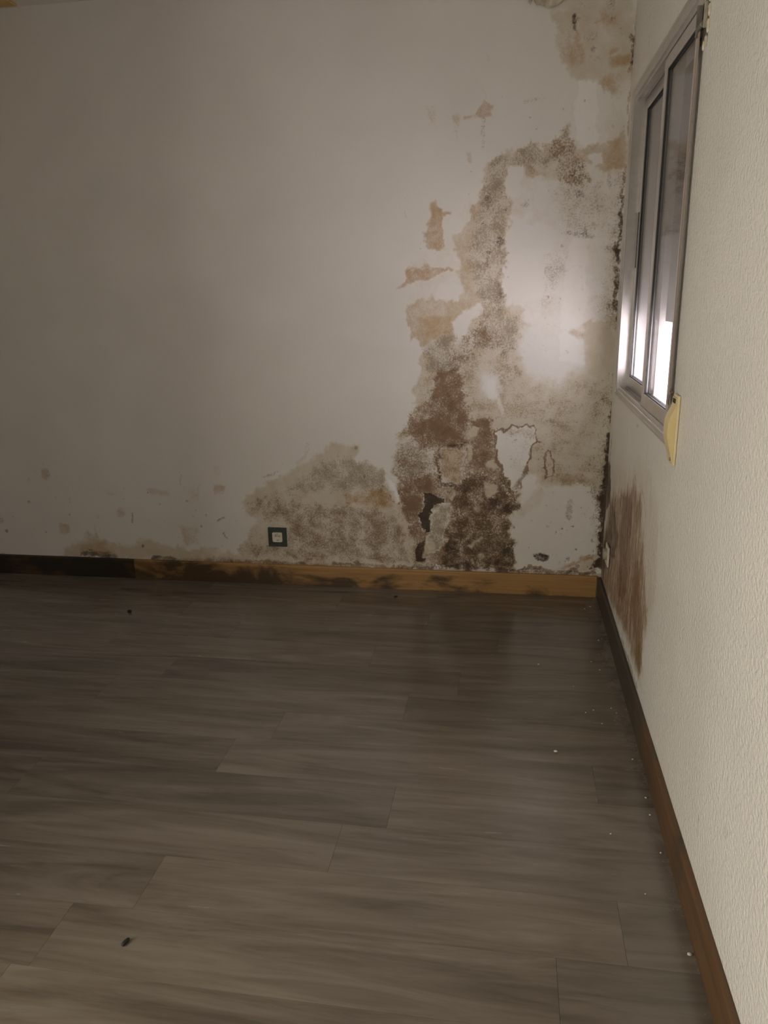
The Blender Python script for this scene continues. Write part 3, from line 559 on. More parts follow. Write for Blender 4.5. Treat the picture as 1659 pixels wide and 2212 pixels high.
('grey',0.7,0.0026,0.0044,[(-0.166,1.93)]),
('grey',0.7,0.0019,0.0031,[(-0.266,1.735)]),
('grey',0.7,0.0038,0.0063,[(-0.062,1.94)]),
('grey',0.7,0.0016,0.0026,[(-0.048,1.836)]),
('grey',0.7,0.0032,0.0054,[(-0.234,1.842)]),
('grey',0.7,0.0026,0.0044,[(-0.201,1.802)]),
('grey',0.7,0.0015,0.0024,[(-0.116,1.729)]),
('grey',0.7,0.0019,0.0031,[(-0.192,1.762)]),
('grey',0.7,0.0024,0.004,[(-0.277,1.929)]),
('grey',0.7,0.0026,0.0044,[(-0.323,1.721)]),
('grey',0.7,0.0033,0.0055,[(-0.115,1.724)]),
('grey',0.7,0.0029,0.0049,[(-0.209,1.803)]),
('grey',0.7,0.0026,0.0044,[(-0.033,1.738)]),
('grey',0.7,0.002,0.0034,[(-0.055,1.756)]),
('grey',0.7,0.0033,0.0054,[(-0.09,1.854)]),
('grey',0.7,0.0035,0.0059,[(-0.065,1.77)]),
('grey',0.7,0.0032,0.0054,[(-0.104,1.854)]),
('grey',0.5,0.0028,0.0047,[(-0.324,1.554)]),
('grey',0.5,0.0023,0.0038,[(-0.339,1.55)]),
('grey',0.5,0.0026,0.0044,[(-0.181,1.584)]),
('grey',0.5,0.0032,0.0054,[(-0.169,1.552)]),
('grey',0.5,0.0027,0.0045,[(-0.191,1.494)]),
('grey',0.5,0.0022,0.0036,[(-0.078,1.458)]),
('grey',0.5,0.0027,0.0046,[(-0.134,1.356)]),
('grey',0.5,0.0015,0.0024,[(-0.176,1.431)]),
('grey',0.5,0.0019,0.0032,[(-0.241,1.639)]),
('grey',0.5,0.0018,0.003,[(-0.247,1.625)]),
('grey',0.5,0.0019,0.0032,[(-0.104,1.487)]),
('grey',0.5,0.0024,0.004,[(-0.088,1.481)]),
('grey',0.5,0.0033,0.0055,[(-0.169,1.409)]),
('grey',0.5,0.0016,0.0026,[(-0.181,1.424)]),
('grey',0.5,0.0015,0.0025,[(-0.104,1.603)]),
('grey',0.5,0.0023,0.0039,[(-0.296,1.507)]),
('grey',0.5,0.0026,0.0043,[(-0.32,1.369)]),
('grey',0.5,0.0022,0.0037,[(-0.201,1.474)]),
('grey',0.5,0.0021,0.0035,[(-0.263,1.458)]),
('grey',0.5,0.0025,0.0041,[(-0.263,1.439)]),
('grey',0.845,0.0018,0.0031,[(-2.356,0.402)]),
('grey',0.845,0.0015,0.0025,[(-2.3,0.222)]),
('grey',0.845,0.002,0.0033,[(-1.908,0.237)]),
('grey',0.845,0.0015,0.0025,[(-1.866,0.168)]),
('grey',0.845,0.0015,0.0025,[(-1.895,0.35)]),
('grey',0.845,0.0021,0.0035,[(-1.856,0.415)]),
('grey',0.845,0.0022,0.0036,[(-1.887,0.246)]),
('grey',0.845,0.0021,0.0035,[(-1.868,0.213)]),
('grey',0.845,0.0023,0.0038,[(-2.317,0.268)]),
('grey',0.845,0.0021,0.0034,[(-2.249,0.473)]),
('grey',0.845,0.0022,0.0036,[(-2.305,0.333)]),
('grey',0.845,0.0024,0.004,[(-2.124,0.402)]),
('grey',0.845,0.0022,0.0037,[(-2.16,0.218)]),
('grey',0.845,0.0022,0.0036,[(-1.862,0.165)]),
('grey',0.845,0.0025,0.0041,[(-2.233,0.452)]),
('grey',0.845,0.0027,0.0045,[(-1.964,0.279)]),
('grey',0.845,0.0019,0.0032,[(-2.236,0.249)]),
('grey',0.845,0.0022,0.0037,[(-2.065,0.273)]),
('grey',0.845,0.0025,0.0042,[(-2.263,0.403)]),
('grey',0.845,0.0028,0.0047,[(-1.902,0.19)]),
('grey',0.845,0.0015,0.0025,[(-2.332,0.394)]),
('grey',0.845,0.002,0.0034,[(-2.032,0.46)]),
('grey',0.845,0.0022,0.0037,[(-2.319,0.459)]),
('grey',0.845,0.0024,0.004,[(-2.086,0.273)]),
('grey',0.845,0.002,0.0033,[(-2.11,0.421)]),
('grey',0.845,0.0019,0.0032,[(-1.991,0.202)]),
('grey',0.845,0.0015,0.0025,[(-2.321,0.201)]),
('grey',0.845,0.0023,0.0038,[(-1.96,0.423)]),
('grey',0.845,0.002,0.0034,[(-2.247,0.203)]),
('grey',0.845,0.0019,0.0032,[(-2.043,0.145)]),
('grey',0.845,0.0019,0.0031,[(-2.091,0.231)]),
('grey',0.845,0.0027,0.0045,[(-2.142,0.364)]),
('grey',0.845,0.0016,0.0026,[(-1.901,0.472)]),
('grey',0.845,0.0015,0.0026,[(-2.074,0.325)]),
('grey',0.845,0.0024,0.004,[(-2.224,0.216)]),
('grey',0.845,0.0015,0.0025,[(-2.266,0.256)]),
('grey',0.65,0.0015,0.0026,[(-3.011,0.298)]),
('grey',0.65,0.0024,0.004,[(-2.986,0.581)]),
('grey',0.65,0.0019,0.0032,[(-2.598,0.482)]),
('grey',0.65,0.0016,0.0026,[(-2.626,0.385)]),
('grey',0.65,0.0027,0.0045,[(-2.437,0.223)]),
('grey',0.65,0.002,0.0034,[(-2.525,0.513)]),
('grey',0.65,0.0019,0.0031,[(-2.937,0.197)]),
('grey',0.65,0.0027,0.0045,[(-3.035,0.475)]),
('grey',0.65,0.0019,0.0032,[(-2.931,0.461)]),
('grey',0.65,0.002,0.0033,[(-3.101,0.375)]),
('grey',0.65,0.0026,0.0043,[(-2.798,0.25)]),
('grey',0.65,0.0022,0.0037,[(-3.134,0.278)]),
('grey',0.65,0.0027,0.0045,[(-2.978,0.638)]),
('grey',0.65,0.0022,0.0036,[(-2.776,0.382)]),
('grey',0.65,0.0028,0.0047,[(-2.694,0.269)]),
('grey',0.65,0.0015,0.0025,[(-2.789,0.274)]),
('grey',0.65,0.0015,0.0026,[(-3.223,0.286)]),
('grey',0.65,0.0027,0.0045,[(-3.211,0.338)]),
('grey',0.65,0.0016,0.0027,[(-2.598,0.347)]),
('grey',0.65,0.0018,0.0029,[(-3.093,0.276)]),
('grey',0.65,0.0022,0.0036,[(-2.565,0.47)]),
('grey',0.65,0.0019,0.0032,[(-2.399,0.341)]),
('grey',0.65,0.0021,0.0035,[(-2.793,0.307)]),
('grey',0.65,0.0024,0.004,[(-2.432,0.465)]),
('grey',0.65,0.0026,0.0043,[(-2.683,0.245)]),
('grey',0.65,0.0026,0.0043,[(-2.532,0.232)]),
('grey',0.65,0.0028,0.0046,[(-2.686,0.405)]),
('grey',0.65,0.0024,0.0041,[(-2.533,0.457)]),
('grey',0.65,0.002,0.0034,[(-3.161,0.286)]),
('grey',0.65,0.0028,0.0047,[(-2.903,0.57)]),
('grey',0.6,0.0018,0.003,[(-0.152,2.567)]),
('grey',0.6,0.0034,0.0056,[(-0.241,2.57)]),
('grey',0.6,0.0016,0.0027,[(-0.09,2.444)]),
('grey',0.6,0.0017,0.0029,[(-0.239,2.532)]),
('grey',0.6,0.0026,0.0043,[(-0.038,2.622)]),
('grey',0.6,0.0016,0.0027,[(-0.211,2.59)]),
('grey',0.6,0.0019,0.0031,[(-0.076,2.488)]),
('grey',0.6,0.0018,0.0031,[(-0.21,2.574)]),
('grey',0.6,0.0017,0.0029,[(-0.07,2.557)]),
('grey',0.6,0.0025,0.0042,[(-0.053,2.515)]),
('grey',0.6,0.0019,0.0032,[(-0.029,2.406)]),
('grey',0.6,0.0021,0.0035,[(-0.112,2.4)]),
('grey',0.6,0.0024,0.004,[(-0.205,2.63)]),
('grey',0.6,0.0033,0.0056,[(-0.059,2.538)]),
('grey',0.6,0.0025,0.0041,[(-0.13,2.57)]),
('grey',0.6,0.0034,0.0057,[(-0.096,2.577)]),
('grey',0.6,0.0014,0.0023,[(-0.139,2.547)]),
('grey',0.6,0.003,0.005,[(-0.077,2.485)]),
('grey',0.6,0.0017,0.0028,[(-0.217,2.565)]),
('grey',0.6,0.0019,0.0032,[(-0.04,2.505)]),
('grey',0.6,0.0027,0.0045,[(-0.014,2.564)]),
('grey',0.6,0.0025,0.0041,[(-0.213,2.453)]),
('grey',0.6,0.0014,0.0023,[(-0.046,2.424)]),
('grey',0.6,0.0031,0.0051,[(-0.236,2.579)]),
('grey',0.6,0.0029,0.0048,[(-0.23,2.526)]),
('grey',0.6,0.0023,0.0039,[(-0.018,2.486)]),
('grey',0.6,0.0031,0.0052,[(-0.175,2.446)]),
('grey',0.6,0.0022,0.0037,[(-0.035,2.608)]),
('grey',0.6,0.0031,0.0051,[(-0.201,2.509)]),
('grey',0.6,0.0025,0.0041,[(-0.21,2.437)]),
('grey',0.6,0.002,0.0034,[(-0.182,2.622)]),
('grey',0.6,0.002,0.0033,[(-0.135,2.462)]),
('grey',0.6,0.0021,0.0035,[(-0.09,2.609)]),
('grey',0.6,0.0022,0.0037,[(-0.133,2.399)]),
('grey',0.6,0.0031,0.0052,[(-0.1,2.632)]),
('grey',0.6,0.0022,0.0036,[(-0.083,2.576)]),
('rust',0.55,0.0032,0.0054,[(-1.437,0.706)]),
('rust',0.55,0.0042,0.0071,[(-1.195,0.6)]),
('rust',0.55,0.0034,0.0056,[(-1.571,0.495)]),
('rust',0.55,0.0032,0.0053,[(-1.564,0.518)]),
('rust',0.55,0.0028,0.0047,[(-1.291,0.57)]),
('rust',0.55,0.0024,0.0039,[(-1.246,0.529)]),
('rust',0.55,0.0041,0.0069,[(-1.378,0.297)]),
('rust',0.55,0.0027,0.0045,[(-1.173,0.664)]),
('rust',0.55,0.0022,0.0037,[(-1.729,0.314)]),
('rust',0.55,0.0036,0.006,[(-1.654,0.478)]),
('rust',0.55,0.0039,0.0065,[(-1.341,0.663)]),
('rust',0.55,0.0024,0.0041,[(-1.662,0.638)]),
('rust',0.55,0.0029,0.0048,[(-1.756,0.166)]),
('rust',0.55,0.0029,0.0048,[(-1.414,0.341)]),
('rust',0.55,0.0037,0.0062,[(-1.182,0.498)]),
('rust',0.55,0.0027,0.0045,[(-1.471,0.703)]),
('rust',0.55,0.0028,0.0047,[(-1.281,0.146)]),
('rust',0.55,0.0038,0.0063,[(-1.303,0.367)]),
('rust',0.55,0.0019,0.0032,[(-1.54,0.516)]),
('rust',0.55,0.0034,0.0057,[(-1.709,0.491)]),
('rust',0.55,0.0031,0.0052,[(-1.213,0.242)]),
('rust',0.55,0.0033,0.0056,[(-1.684,0.262)]),
('rust',0.55,0.004,0.0067,[(-1.38,0.513)]),
('rust',0.55,0.0031,0.0051,[(-1.694,0.293)]),
('rust',0.55,0.0042,0.0071,[(-1.412,0.301)]),
('rust',0.55,0.0039,0.0065,[(-1.661,0.155)]),
('rust',0.55,0.0034,0.0056,[(-1.63,0.662)]),
('rust',0.55,0.0025,0.0041,[(-1.367,0.313)]),
('rust',0.55,0.0027,0.0045,[(-1.104,0.514)]),
('rust',0.55,0.003,0.005,[(-1.718,0.135)]),
('dark',0.55,0.0022,0.0037,[(-0.516,1.723)]),
('dark',0.55,0.0032,0.0054,[(-0.581,1.882)]),
('dark',0.55,0.004,0.0067,[(-0.496,1.565)]),
('dark',0.55,0.0033,0.0055,[(-0.655,1.565)]),
('dark',0.55,0.0026,0.0043,[(-0.521,1.892)]),
('dark',0.55,0.0033,0.0054,[(-0.533,1.923)]),
('dark',0.55,0.0032,0.0053,[(-0.669,2.013)]),
('dark',0.55,0.0023,0.0039,[(-0.495,1.494)]),
('dark',0.55,0.0035,0.0058,[(-0.622,1.653)]),
('dark',0.55,0.0036,0.0061,[(-0.61,1.698)]),
('dark',0.55,0.0038,0.0063,[(-0.678,1.921)]),
('dark',0.55,0.003,0.005,[(-0.654,1.816)]),
('dark',0.55,0.0032,0.0054,[(-0.648,1.741)]),
('dark',0.55,0.0025,0.0042,[(-0.578,1.844)]),
('dark',0.55,0.0034,0.0057,[(-0.672,1.655)]),
('dark',0.55,0.0022,0.0037,[(-0.505,1.691)]),
('grey',0.9,0.0071,0.0119,[(-1.892,0.11),(-0.811,0.122),(-0.024,0.126)]),
('ochre',0.8,0.0071,0.0119,[(-1.892,0.11),(-0.811,0.122),(-0.024,0.126)]),
('rust',0.45,0.0071,0.0119,[(-1.892,0.11),(-0.811,0.122),(-0.024,0.126)]),
('dark',0.6,0.0071,0.0071,[(-1.03,0.116),(-0.409,0.125)]),
]
RIGHT_STAINS = [
('cream',0.6,0.0592,0,[(-0.139,0.723),(-1.066,0.926),(-1.309,0.812),(-1.352,0.546),(-1.241,0.347),(-1.228,0.182),(-0.939,0.159),(0.11,-0),(0.129,0.223),(-0.206,0.59)]),
('rust',0.66,0.0323,0,[(-0.171,0.581),(-0.391,0.657),(-0.802,0.795),(-0.95,0.793),(-1.036,0.655),(-1.139,0.574),(-1.183,0.476),(-1.227,0.379),(-1.224,0.24),(-1.191,0.162),(-1.083,0.188),(-0.761,0.164),(-0.432,0.14),(0.028,0.033),(0.007,0.264),(-0.099,0.484)]),
('ochre',0.75,0.0323,0,[(-0.171,0.581),(-0.391,0.657),(-0.802,0.795),(-0.95,0.793),(-1.036,0.655),(-1.139,0.574),(-1.183,0.476),(-1.227,0.379),(-1.224,0.24),(-1.191,0.162),(-1.083,0.188),(-0.761,0.164),(-0.432,0.14),(0.028,0.033),(0.007,0.264),(-0.099,0.484)]),
('rust',0.95,0.0135,0,[(-0.509,0.687),(-0.765,0.761),(-0.797,0.578),(-0.801,0.45),(-0.757,0.3),(-0.537,0.219),(-0.539,0.354),(-0.518,0.534)]),
('dark',0.25,0.0135,0,[(-0.509,0.687),(-0.765,0.761),(-0.797,0.578),(-0.801,0.45),(-0.757,0.3),(-0.537,0.219),(-0.539,0.354),(-0.518,0.534)]),
('rust',0.85,0.0135,0,[(-0.918,0.543),(-1.003,0.573),(-1.084,0.395),(-1.216,0.256),(-1.184,0.178),(-1.009,0.237),(-0.899,0.359)]),
('rust',0.7,0.0026,0.0043,[(-0.966,0.809),(-1.053,0.775),(-1.066,0.737)]),
('rust',0.7,0.0029,0.0048,[(-0.759,0.785),(-0.756,0.734)]),
('rust',0.5,0.0016,0.0027,[(-0.873,0.884),(-0.895,0.81),(-0.919,0.73)]),
('dark',0.3,0.0016,0.0027,[(-0.873,0.884),(-0.895,0.81),(-0.919,0.73)]),
('grey',0.5,0.0026,0.0043,[(-1.24,0.67),(-1.307,0.607),(-1.336,0.583)]),
('dark',0.5,0.0135,0,[(0.529,0.576),(-0.097,0.713),(-0.142,0.623),(-0.164,0.477),(0.022,0.204),(0.149,0.072),(-0.027,0.11),(-0.224,0.238),(-0.4,0.352),(-0.47,0.496),(-0.294,0.564),(-0.154,0.536),(0.278,0.114)]),
('rust',1,0.0135,0,[(0.529,0.576),(-0.097,0.713),(-0.142,0.623),(-0.164,0.477),(0.022,0.204),(0.149,0.072),(-0.027,0.11),(-0.224,0.238),(-0.4,0.352),(-0.47,0.496),(-0.294,0.564),(-0.154,0.536),(0.278,0.114)]),
('pale',0.5,0.0039,0.0065,[(-1.288,0.798),(-1.333,0.716),(-1.345,0.561)]),
('pale',0.5,0.0032,0.0054,[(-1.658,0.591),(-1.719,0.513)]),
('crumb',0.6,0.0097,0.0161,[(-0.034,0.096),(-0.535,0.08),(-0.956,0.123),(-1.161,0.125)]),
('grey',0.4,0.0108,0,[(0.189,0.145),(-0.266,0.315),(-0.314,0.22),(0.048,0.07)]),
('cream',0.5,0.0108,0,[(0.189,0.145),(-0.266,0.315),(-0.314,0.22),(0.048,0.07)]),
('grey',0.55,0.0019,0.0032,[(-0.94,0.712),(-0.975,0.635)]),
('dark',0.5,0.001,0.0016,[(-0.747,0.856),(-0.797,0.806)]),
('ochre',0.6,0.0043,0.0071,[(-0.011,2.616),(-0.071,2.103),(-0.136,1.619),(-0.111,1.143)]),
('dark',0.35,0.0043,0.0071,[(-0.011,2.616),(-0.071,2.103),(-0.136,1.619),(-0.111,1.143)]),
('rust',0.5,0.0043,0.0071,[(-0.062,1.621),(-0.083,1.036),(-0.069,0.685)]),
('dark',0.4,0.0043,0.0071,[(-0.062,1.621),(-0.083,1.036),(-0.069,0.685)]),
('dark',0.55,0.0017,0.0029,[(-0.385,2.47),(-0.416,2.356)]),
('grey',0.7,0.0017,0.0029,[(-0.493,1.013),(-0.481,0.982)]),
('grey',0.6,0.002,0.0033,[(-0.522,0.951),(-0.563,0.892)]),
('grey',0.5,0.0021,0.0036,[(-0.709,0.975),(-0.706,0.956)]),
('grey',0.5,0.0029,0.0048,[(-0.733,0.997),(-0.799,0.999)]),
('rust',0.5,0.0031,0.0052,[(-2.239,0.366),(-2.284,0.409)]),
('dark',0.5,0.0023,0.0038,[(-2.189,0.264),(-2.188,0.243)]),
('grey',0.5,0.0029,0.0048,[(-2.233,0.374),(-2.242,0.387)]),
('grey',0.45,0.002,0.0033,[(-1.558,0.22),(-1.571,0.172)]),
('grey',0.35,0.0029,0.0048,[(-2.054,0.265),(-2.06,0.19)]),
('dark',0.4,0.0019,0.0031,[(-2.301,0.331),(-2.301,0.312)]),
('grey',0.5,0.0021,0.0036,[(-1.733,1.985),(-1.73,1.982)]),
('grey',0.3,0.0238,0,[(-1.306,1.234),(-1.379,1.252),(-1.436,1.209),(-1.399,1.204)]),
]
FLAKE_A = ([(-0.427, 2.713), (-0.419, 2.659), (-0.407, 2.641), (-0.392, 2.642), (-0.376, 2.634), (-0.361, 2.629), (-0.342, 2.628), (-0.323, 2.635), (-0.305, 2.646), (-0.292, 2.657), (-0.285, 2.703)], 0.016)
FLAKE_B = ([(-0.443, 2.701), (-0.437, 2.653), (-0.432, 2.646), (-0.429, 2.656), (-0.426, 2.7)], 0.008)

# ------------------------------------------------------------------ helpers
class MB:
    def __init__(self):
        self.v = []; self.f = []
    def add(self, vs, fs):
        b = len(self.v); self.v += [tuple(a) for a in vs]; self.f += [tuple(i + b for i in q) for q in fs]
        return self
    def box(self, x0, x1, y0, y1, z0, z1, c=0.0):
        """box, with chamfered edges when c > 0"""
        if c <= 0:
            vs = [(x, y, z) for x in (x0, x1) for y in (y0, y1) for z in (z0, z1)]
            fs = [(0, 1, 3, 2), (4, 6, 7, 5), (0, 4, 5, 1), (2, 3, 7, 6), (0, 2, 6, 4), (1, 5, 7, 3)]
            return self.add(vs, fs)
        import itertools
        X, Y, Z = (x0, x1), (y0, y1), (z0, z1)
        idx = {}; vs = []
        for i, j, k in itertools.product((0, 1), repeat=3):
            sx, sy, sz = (1 - 2 * i), (1 - 2 * j), (1 - 2 * k)
            for ax, p in ((0, (X[i], Y[j] + sy * c, Z[k] + sz * c)), (1, (X[i] + sx * c, Y[j], Z[k] + sz * c)), (2, (X[i] + sx * c, Y[j] + sy * c, Z[k]))):
                idx[(i, j, k, ax)] = len(vs); vs.append(p)
        fs = []
        for s in (0, 1):
            fs.append([idx[(s, a, b, 0)] for a, b in ((0, 0), (0, 1), (1, 1), (1, 0))][::(1 if s == 0 else -1)])
            fs.append([idx[(a, s, b, 1)] for a, b in ((0, 0), (1, 0), (1, 1), (0, 1))][::(1 if s == 0 else -1)])
            fs.append([idx[(a, b, s, 2)] for a, b in ((0, 0), (0, 1), (1, 1), (1, 0))][::(1 if s == 0 else -1)])
        for a in (0, 1):
            for b in (0, 1):
                fs.append([idx[(a, b, 0, 0)], idx[(a, b, 1, 0)], idx[(a, b, 1, 1)], idx[(a, b, 0, 1)]])
                fs.append([idx[(a, 0, b, 0)], idx[(a, 1, b, 0)], idx[(a, 1, b, 2)], idx[(a, 0, b, 2)]])
                fs.append([idx[(0, a, b, 1)], idx[(1, a, b, 1)], idx[(1, a, b, 2)], idx[(0, a, b, 2)]])
        for i, j, k in itertools.product((0, 1), repeat=3):
            fs.append([idx[(i, j, k, 0)], idx[(i, j, k, 1)], idx[(i, j, k, 2)]])
        return self.add(vs, fs)
    def prism(self, pts, axis, a, b):
        """outline in the other two axes, extruded along axis from a to b"""
        n = len(pts); vs = []
        for t in (a, b):
            for p, q in pts:
                vs.append({0: (t, p, q), 1: (p, t, q), 2: (p, q, t)}[axis])
        fs = [tuple(range(n))[::-1], tuple(range(n, 2 * n))]
        fs += [(i, (i + 1) % n, n + (i + 1) % n, n + i) for i in range(n)]
        return self.add(vs, fs)
    def lathe(self, prof, center, axis, n=32):
        """prof: (radius, height) list, revolved round the axis through center"""
        vs = []
        for r, h in prof:
            for i in range(n):
                a = 2 * math.pi * i / n; u, w = r * math.cos(a), r * math.sin(a)
                d = {0: (h, u, w), 1: (u, h, w), 2: (u, w, h)}[axis]
                vs.append(tuple(center[j] + d[j] for j in range(3)))
        fs = []
        for k in range(len(prof) - 1):
            for i in range(n):
                j = (i + 1) % n
                fs.append((k * n + i, k * n + j, (k + 1) * n + j, (k + 1) * n + i))
        fs.append(tuple(range(n))); fs.append(tuple(range((len(prof) - 1) * n, len(prof) * n))[::-1])
        return self.add(vs, fs)
    def frame(self, x0, x1, y0, y1, z0, z1, wl, wr, wb, wt, c=0.0015):
        """rectangular frame in the y-z plane: members at y1 side (wl), y0 side (wr), bottom, top"""
        self.box(x0, x1, y0, y0 + wr, z0, z1, c); self.box(x0, x1, y1 - wl, y1, z0, z1, c)
        self.box(x0, x1, y0 + wr, y1 - wl, z0, z0 + wb, c); self.box(x0, x1, y0 + wr, y1 - wl, z1 - wt, z1, c)
        return self
    def mesh(self, name):
        me = bpy.data.meshes.new(name); me.from_pydata(self.v, [], self.f); me.update()
        import bmesh
        bm = bmesh.new(); bm.from_mesh(me); bmesh.ops.recalc_face_normals(bm, faces=bm.faces[:]); bm.to_mesh(me); bm.free()
        return me
    def build(self, name, mat, parent=None, smooth=False):
        me = self.mesh(name); me.materials.append(mat)
        if smooth:
            for p in me.polygons: p.use_smooth = True
        o = bpy.data.objects.new(name, me); COL.objects.link(o)
        if parent: o.parent = parent
        return o

def tag(o, label=None, cat=None, group=None, kind=None):
    if label: o['label'] = label
    if cat: o['category'] = cat
    if group: o['group'] = group
    if kind: o['kind'] = kind
    return o

def empty(name, loc=(0, 0, 0)):
    o = bpy.data.objects.new(name, None); o.empty_display_size = 0.05; COL.objects.link(o); o.location = loc
    return o

def put(o, parent):
    """parent keeping world place (parents are unrotated empties)"""
    o.parent = parent; o.matrix_parent_inverse = Matrix.Translation(-parent.location)
    return o

# ------------------------------------------------------------------ materials
def new_mat(name):
    m = bpy.data.materials.new(name); m.use_nodes = True
    nt = m.node_tree; bs = nt.nodes['Principled BSDF']
    return m, nt, bs

class NT:
    def __init__(self, nt): self.nt = nt
    def n(self, t, **kw):
        nd = self.nt.nodes.new(t)
        for k, v in kw.items(): setattr(nd, k, v)
        return nd
    def link(self, a, b): self.nt.links.new(a, b)
    def val(self, sock, x):
        if isinstance(x, (int, float)): sock.default_value = x
        elif isinstance(x, tuple): sock.default_value = x if len(x) == len(sock.default_value) else x + (1,)
        else: self.link(x, sock)
    def math(self, op, a, b=None, clamp=False):
        nd = self.n('ShaderNodeMath', operation=op, use_clamp=clamp)
        self.val(nd.inputs[0], a)
        if b is not None: self.val(nd.inputs[1], b)
        return nd.outputs[0]
    def mix(self, f, a, b):
        nd = self.n('ShaderNodeMix', data_type='RGBA')
        self.val(nd.inputs[0], f); self.val(nd.inputs[6], a); self.val(nd.inputs[7], b)
        return nd.outputs[2]
    def noise(self, vec, scale, detail=4, rough=0.6, dist=0.0):
        nd = self.n('ShaderNodeTexNoise'); self.link(vec, nd.inputs['Vector'])
        nd.inputs['Scale'].default_value = scale; nd.inputs['Detail'].default_value = detail
        nd.inputs['Roughness'].default_value = rough; nd.inputs['Distortion'].default_value = dist
        return nd.outputs[0]
    def map(self, vec, scale=(1, 1, 1), loc=(0, 0, 0)):
        nd = self.n('ShaderNodeMapping'); self.link(vec, nd.inputs[0])
        nd.inputs['Scale'].default_value = scale
        if isinstance(loc, tuple): nd.inputs['Location'].default_value = loc
        else: self.link(loc, nd.inputs['Location'])
        return nd.outputs[0]
    def ramp(self, f, stops):
        nd = self.n('ShaderNodeValToRGB'); self.link(f, nd.inputs[0]); e = nd.color_ramp.elements
        while len(e) < len(stops): e.new(0.5)
        for i, (p, c) in enumerate(stops):
            e[i].position = p; e[i].color = c if len(c) == 4 else c + (1,)
        return nd.outputs[0]
    def obj(self): return self.n('ShaderNodeTexCoord').outputs['Object']
    def bump(self, bs, h, strength, dist):
        nd = self.n('ShaderNodeBump'); nd.inputs['Strength'].default_value = strength; nd.inputs['Distance'].default_value = dist
        self.link(h, nd.inputs['Height']); self.link(nd.outputs[0], bs.inputs['Normal'])

def simple(name, col, rough=0.5, metal=0.0, var=0.15, scale=40, bump=0.0, spec=0.5):
    m, nt, bs = new_mat(name); g = NT(nt)
    n = g.noise(g.obj(), scale, 5, 0.65)
    d = tuple(c * (1 - var * 1.6) for c in col); l = tuple(min(1, c * (1 + var * 1.6)) for c in col)
    g.link(g.ramp(n, [(0.25, d), (0.75, l)]), bs.inputs['Base Color'])
    bs.inputs['Roughness'].default_value = rough; bs.inputs['Metallic'].default_value = metal
    bs.inputs['Specular IOR Level'].default_value = spec
    if bump: g.bump(bs, n, bump, 0.001)
    return m

LAYERS = [  # name, colour, darker colour, coarse, fine, threshold, width, opacity
    ('cream', (0.55, 0.47, 0.35), (0.45, 0.37, 0.25), 1.3, 0.5, 0.18, 0.80, 0.80),
    ('ochre', (0.48, 0.305, 0.145), (0.34, 0.205, 0.09), 1.6, 0.9, 0.22, 0.70, 0.85),
    ('grey', (0.29, 0.245, 0.19), (0.15, 0.122, 0.09), 1.7, 2.2, 0.34, 0.62, 0.74),
    ('rust', (0.245, 0.132, 0.066), (0.125, 0.066, 0.035), 1.7, 1.6, 0.34, 0.60, 0.86),
    ('dark', (0.070, 0.045, 0.027), (0.024, 0.016, 0.011), 1.6, 1.0, 0.36, 0.50, 0.93),
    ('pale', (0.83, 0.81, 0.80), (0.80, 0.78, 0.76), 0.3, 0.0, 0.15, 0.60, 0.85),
    ('crumb', (0.66, 0.60, 0.48), (0.50, 0.43, 0.31), 1.8, 1.4, 0.40, 0.40, 0.85),
]

def wall_material(name, base, streak=(1, 1, 1), grain=150.0, bump=0.35, grain_dist=0.0016, rough=0.6, coarse_scale=11.0, fine_scale=120.0):
    m, nt, bs = new_mat(name); g = NT(nt)
    v = g.obj(); vs = g.map(v, streak)
    n1 = g.noise(vs, coarse_scale, 6, 0.68, 0.3); n2 = g.noise(vs, fine_scale, 3, 0.72)
    n3 = g.noise(v, 2.2, 2, 0.6); grainn = g.noise(v, grain, 2, 0.6)
    c1 = g.math('SUBTRACT', n1, 0.5); c2 = g.math('SUBTRACT', n2, 0.5)
    b2 = tuple(x * 0.93 for x in base)
    col = g.ramp(n3, [(0.3, b2), (0.7, base)])
    h = g.math('MULTIPLY', grainn, 1.0)
    for nm, ca, cb, a1, a2, t, w, op in LAYERS:
        at = g.n('ShaderNodeAttribute'); at.attribute_name = 'stain_' + nm
        f = at.outputs['Fac']
        e = g.math('ADD', f, g.math('ADD', g.math('MULTIPLY', c1, a1), g.math('MULTIPLY', c2, a2)))
        e = g.math('DIVIDE', g.math('SUBTRACT', e, t), w, True)
        gate = g.math('MULTIPLY', f, 7.0, True)
        e = g.math('MULTIPLY', g.math('MULTIPLY', e, gate), op)
        cc = g.mix(g.math('MULTIPLY', g.math('ADD', c2, 0.35), 1.4, True), cb, ca)
        col = g.mix(e, col, cc)
        k = {'crumb': 1.4, 'dark': -0.8, 'grey': 0.5, 'rust': 0.3, 'ochre': -0.15}.get(nm, 0)
        if k: h = g.math('ADD', h, g.math('MULTIPLY', e, k))
    g.link(col, bs.inputs['Base Color'])
    bs.inputs['Roughness'].default_value = rough
    bs.inputs['Specular IOR Level'].default_value = 0.35
    g.bump(bs, h, bump, grain_dist)
    return m

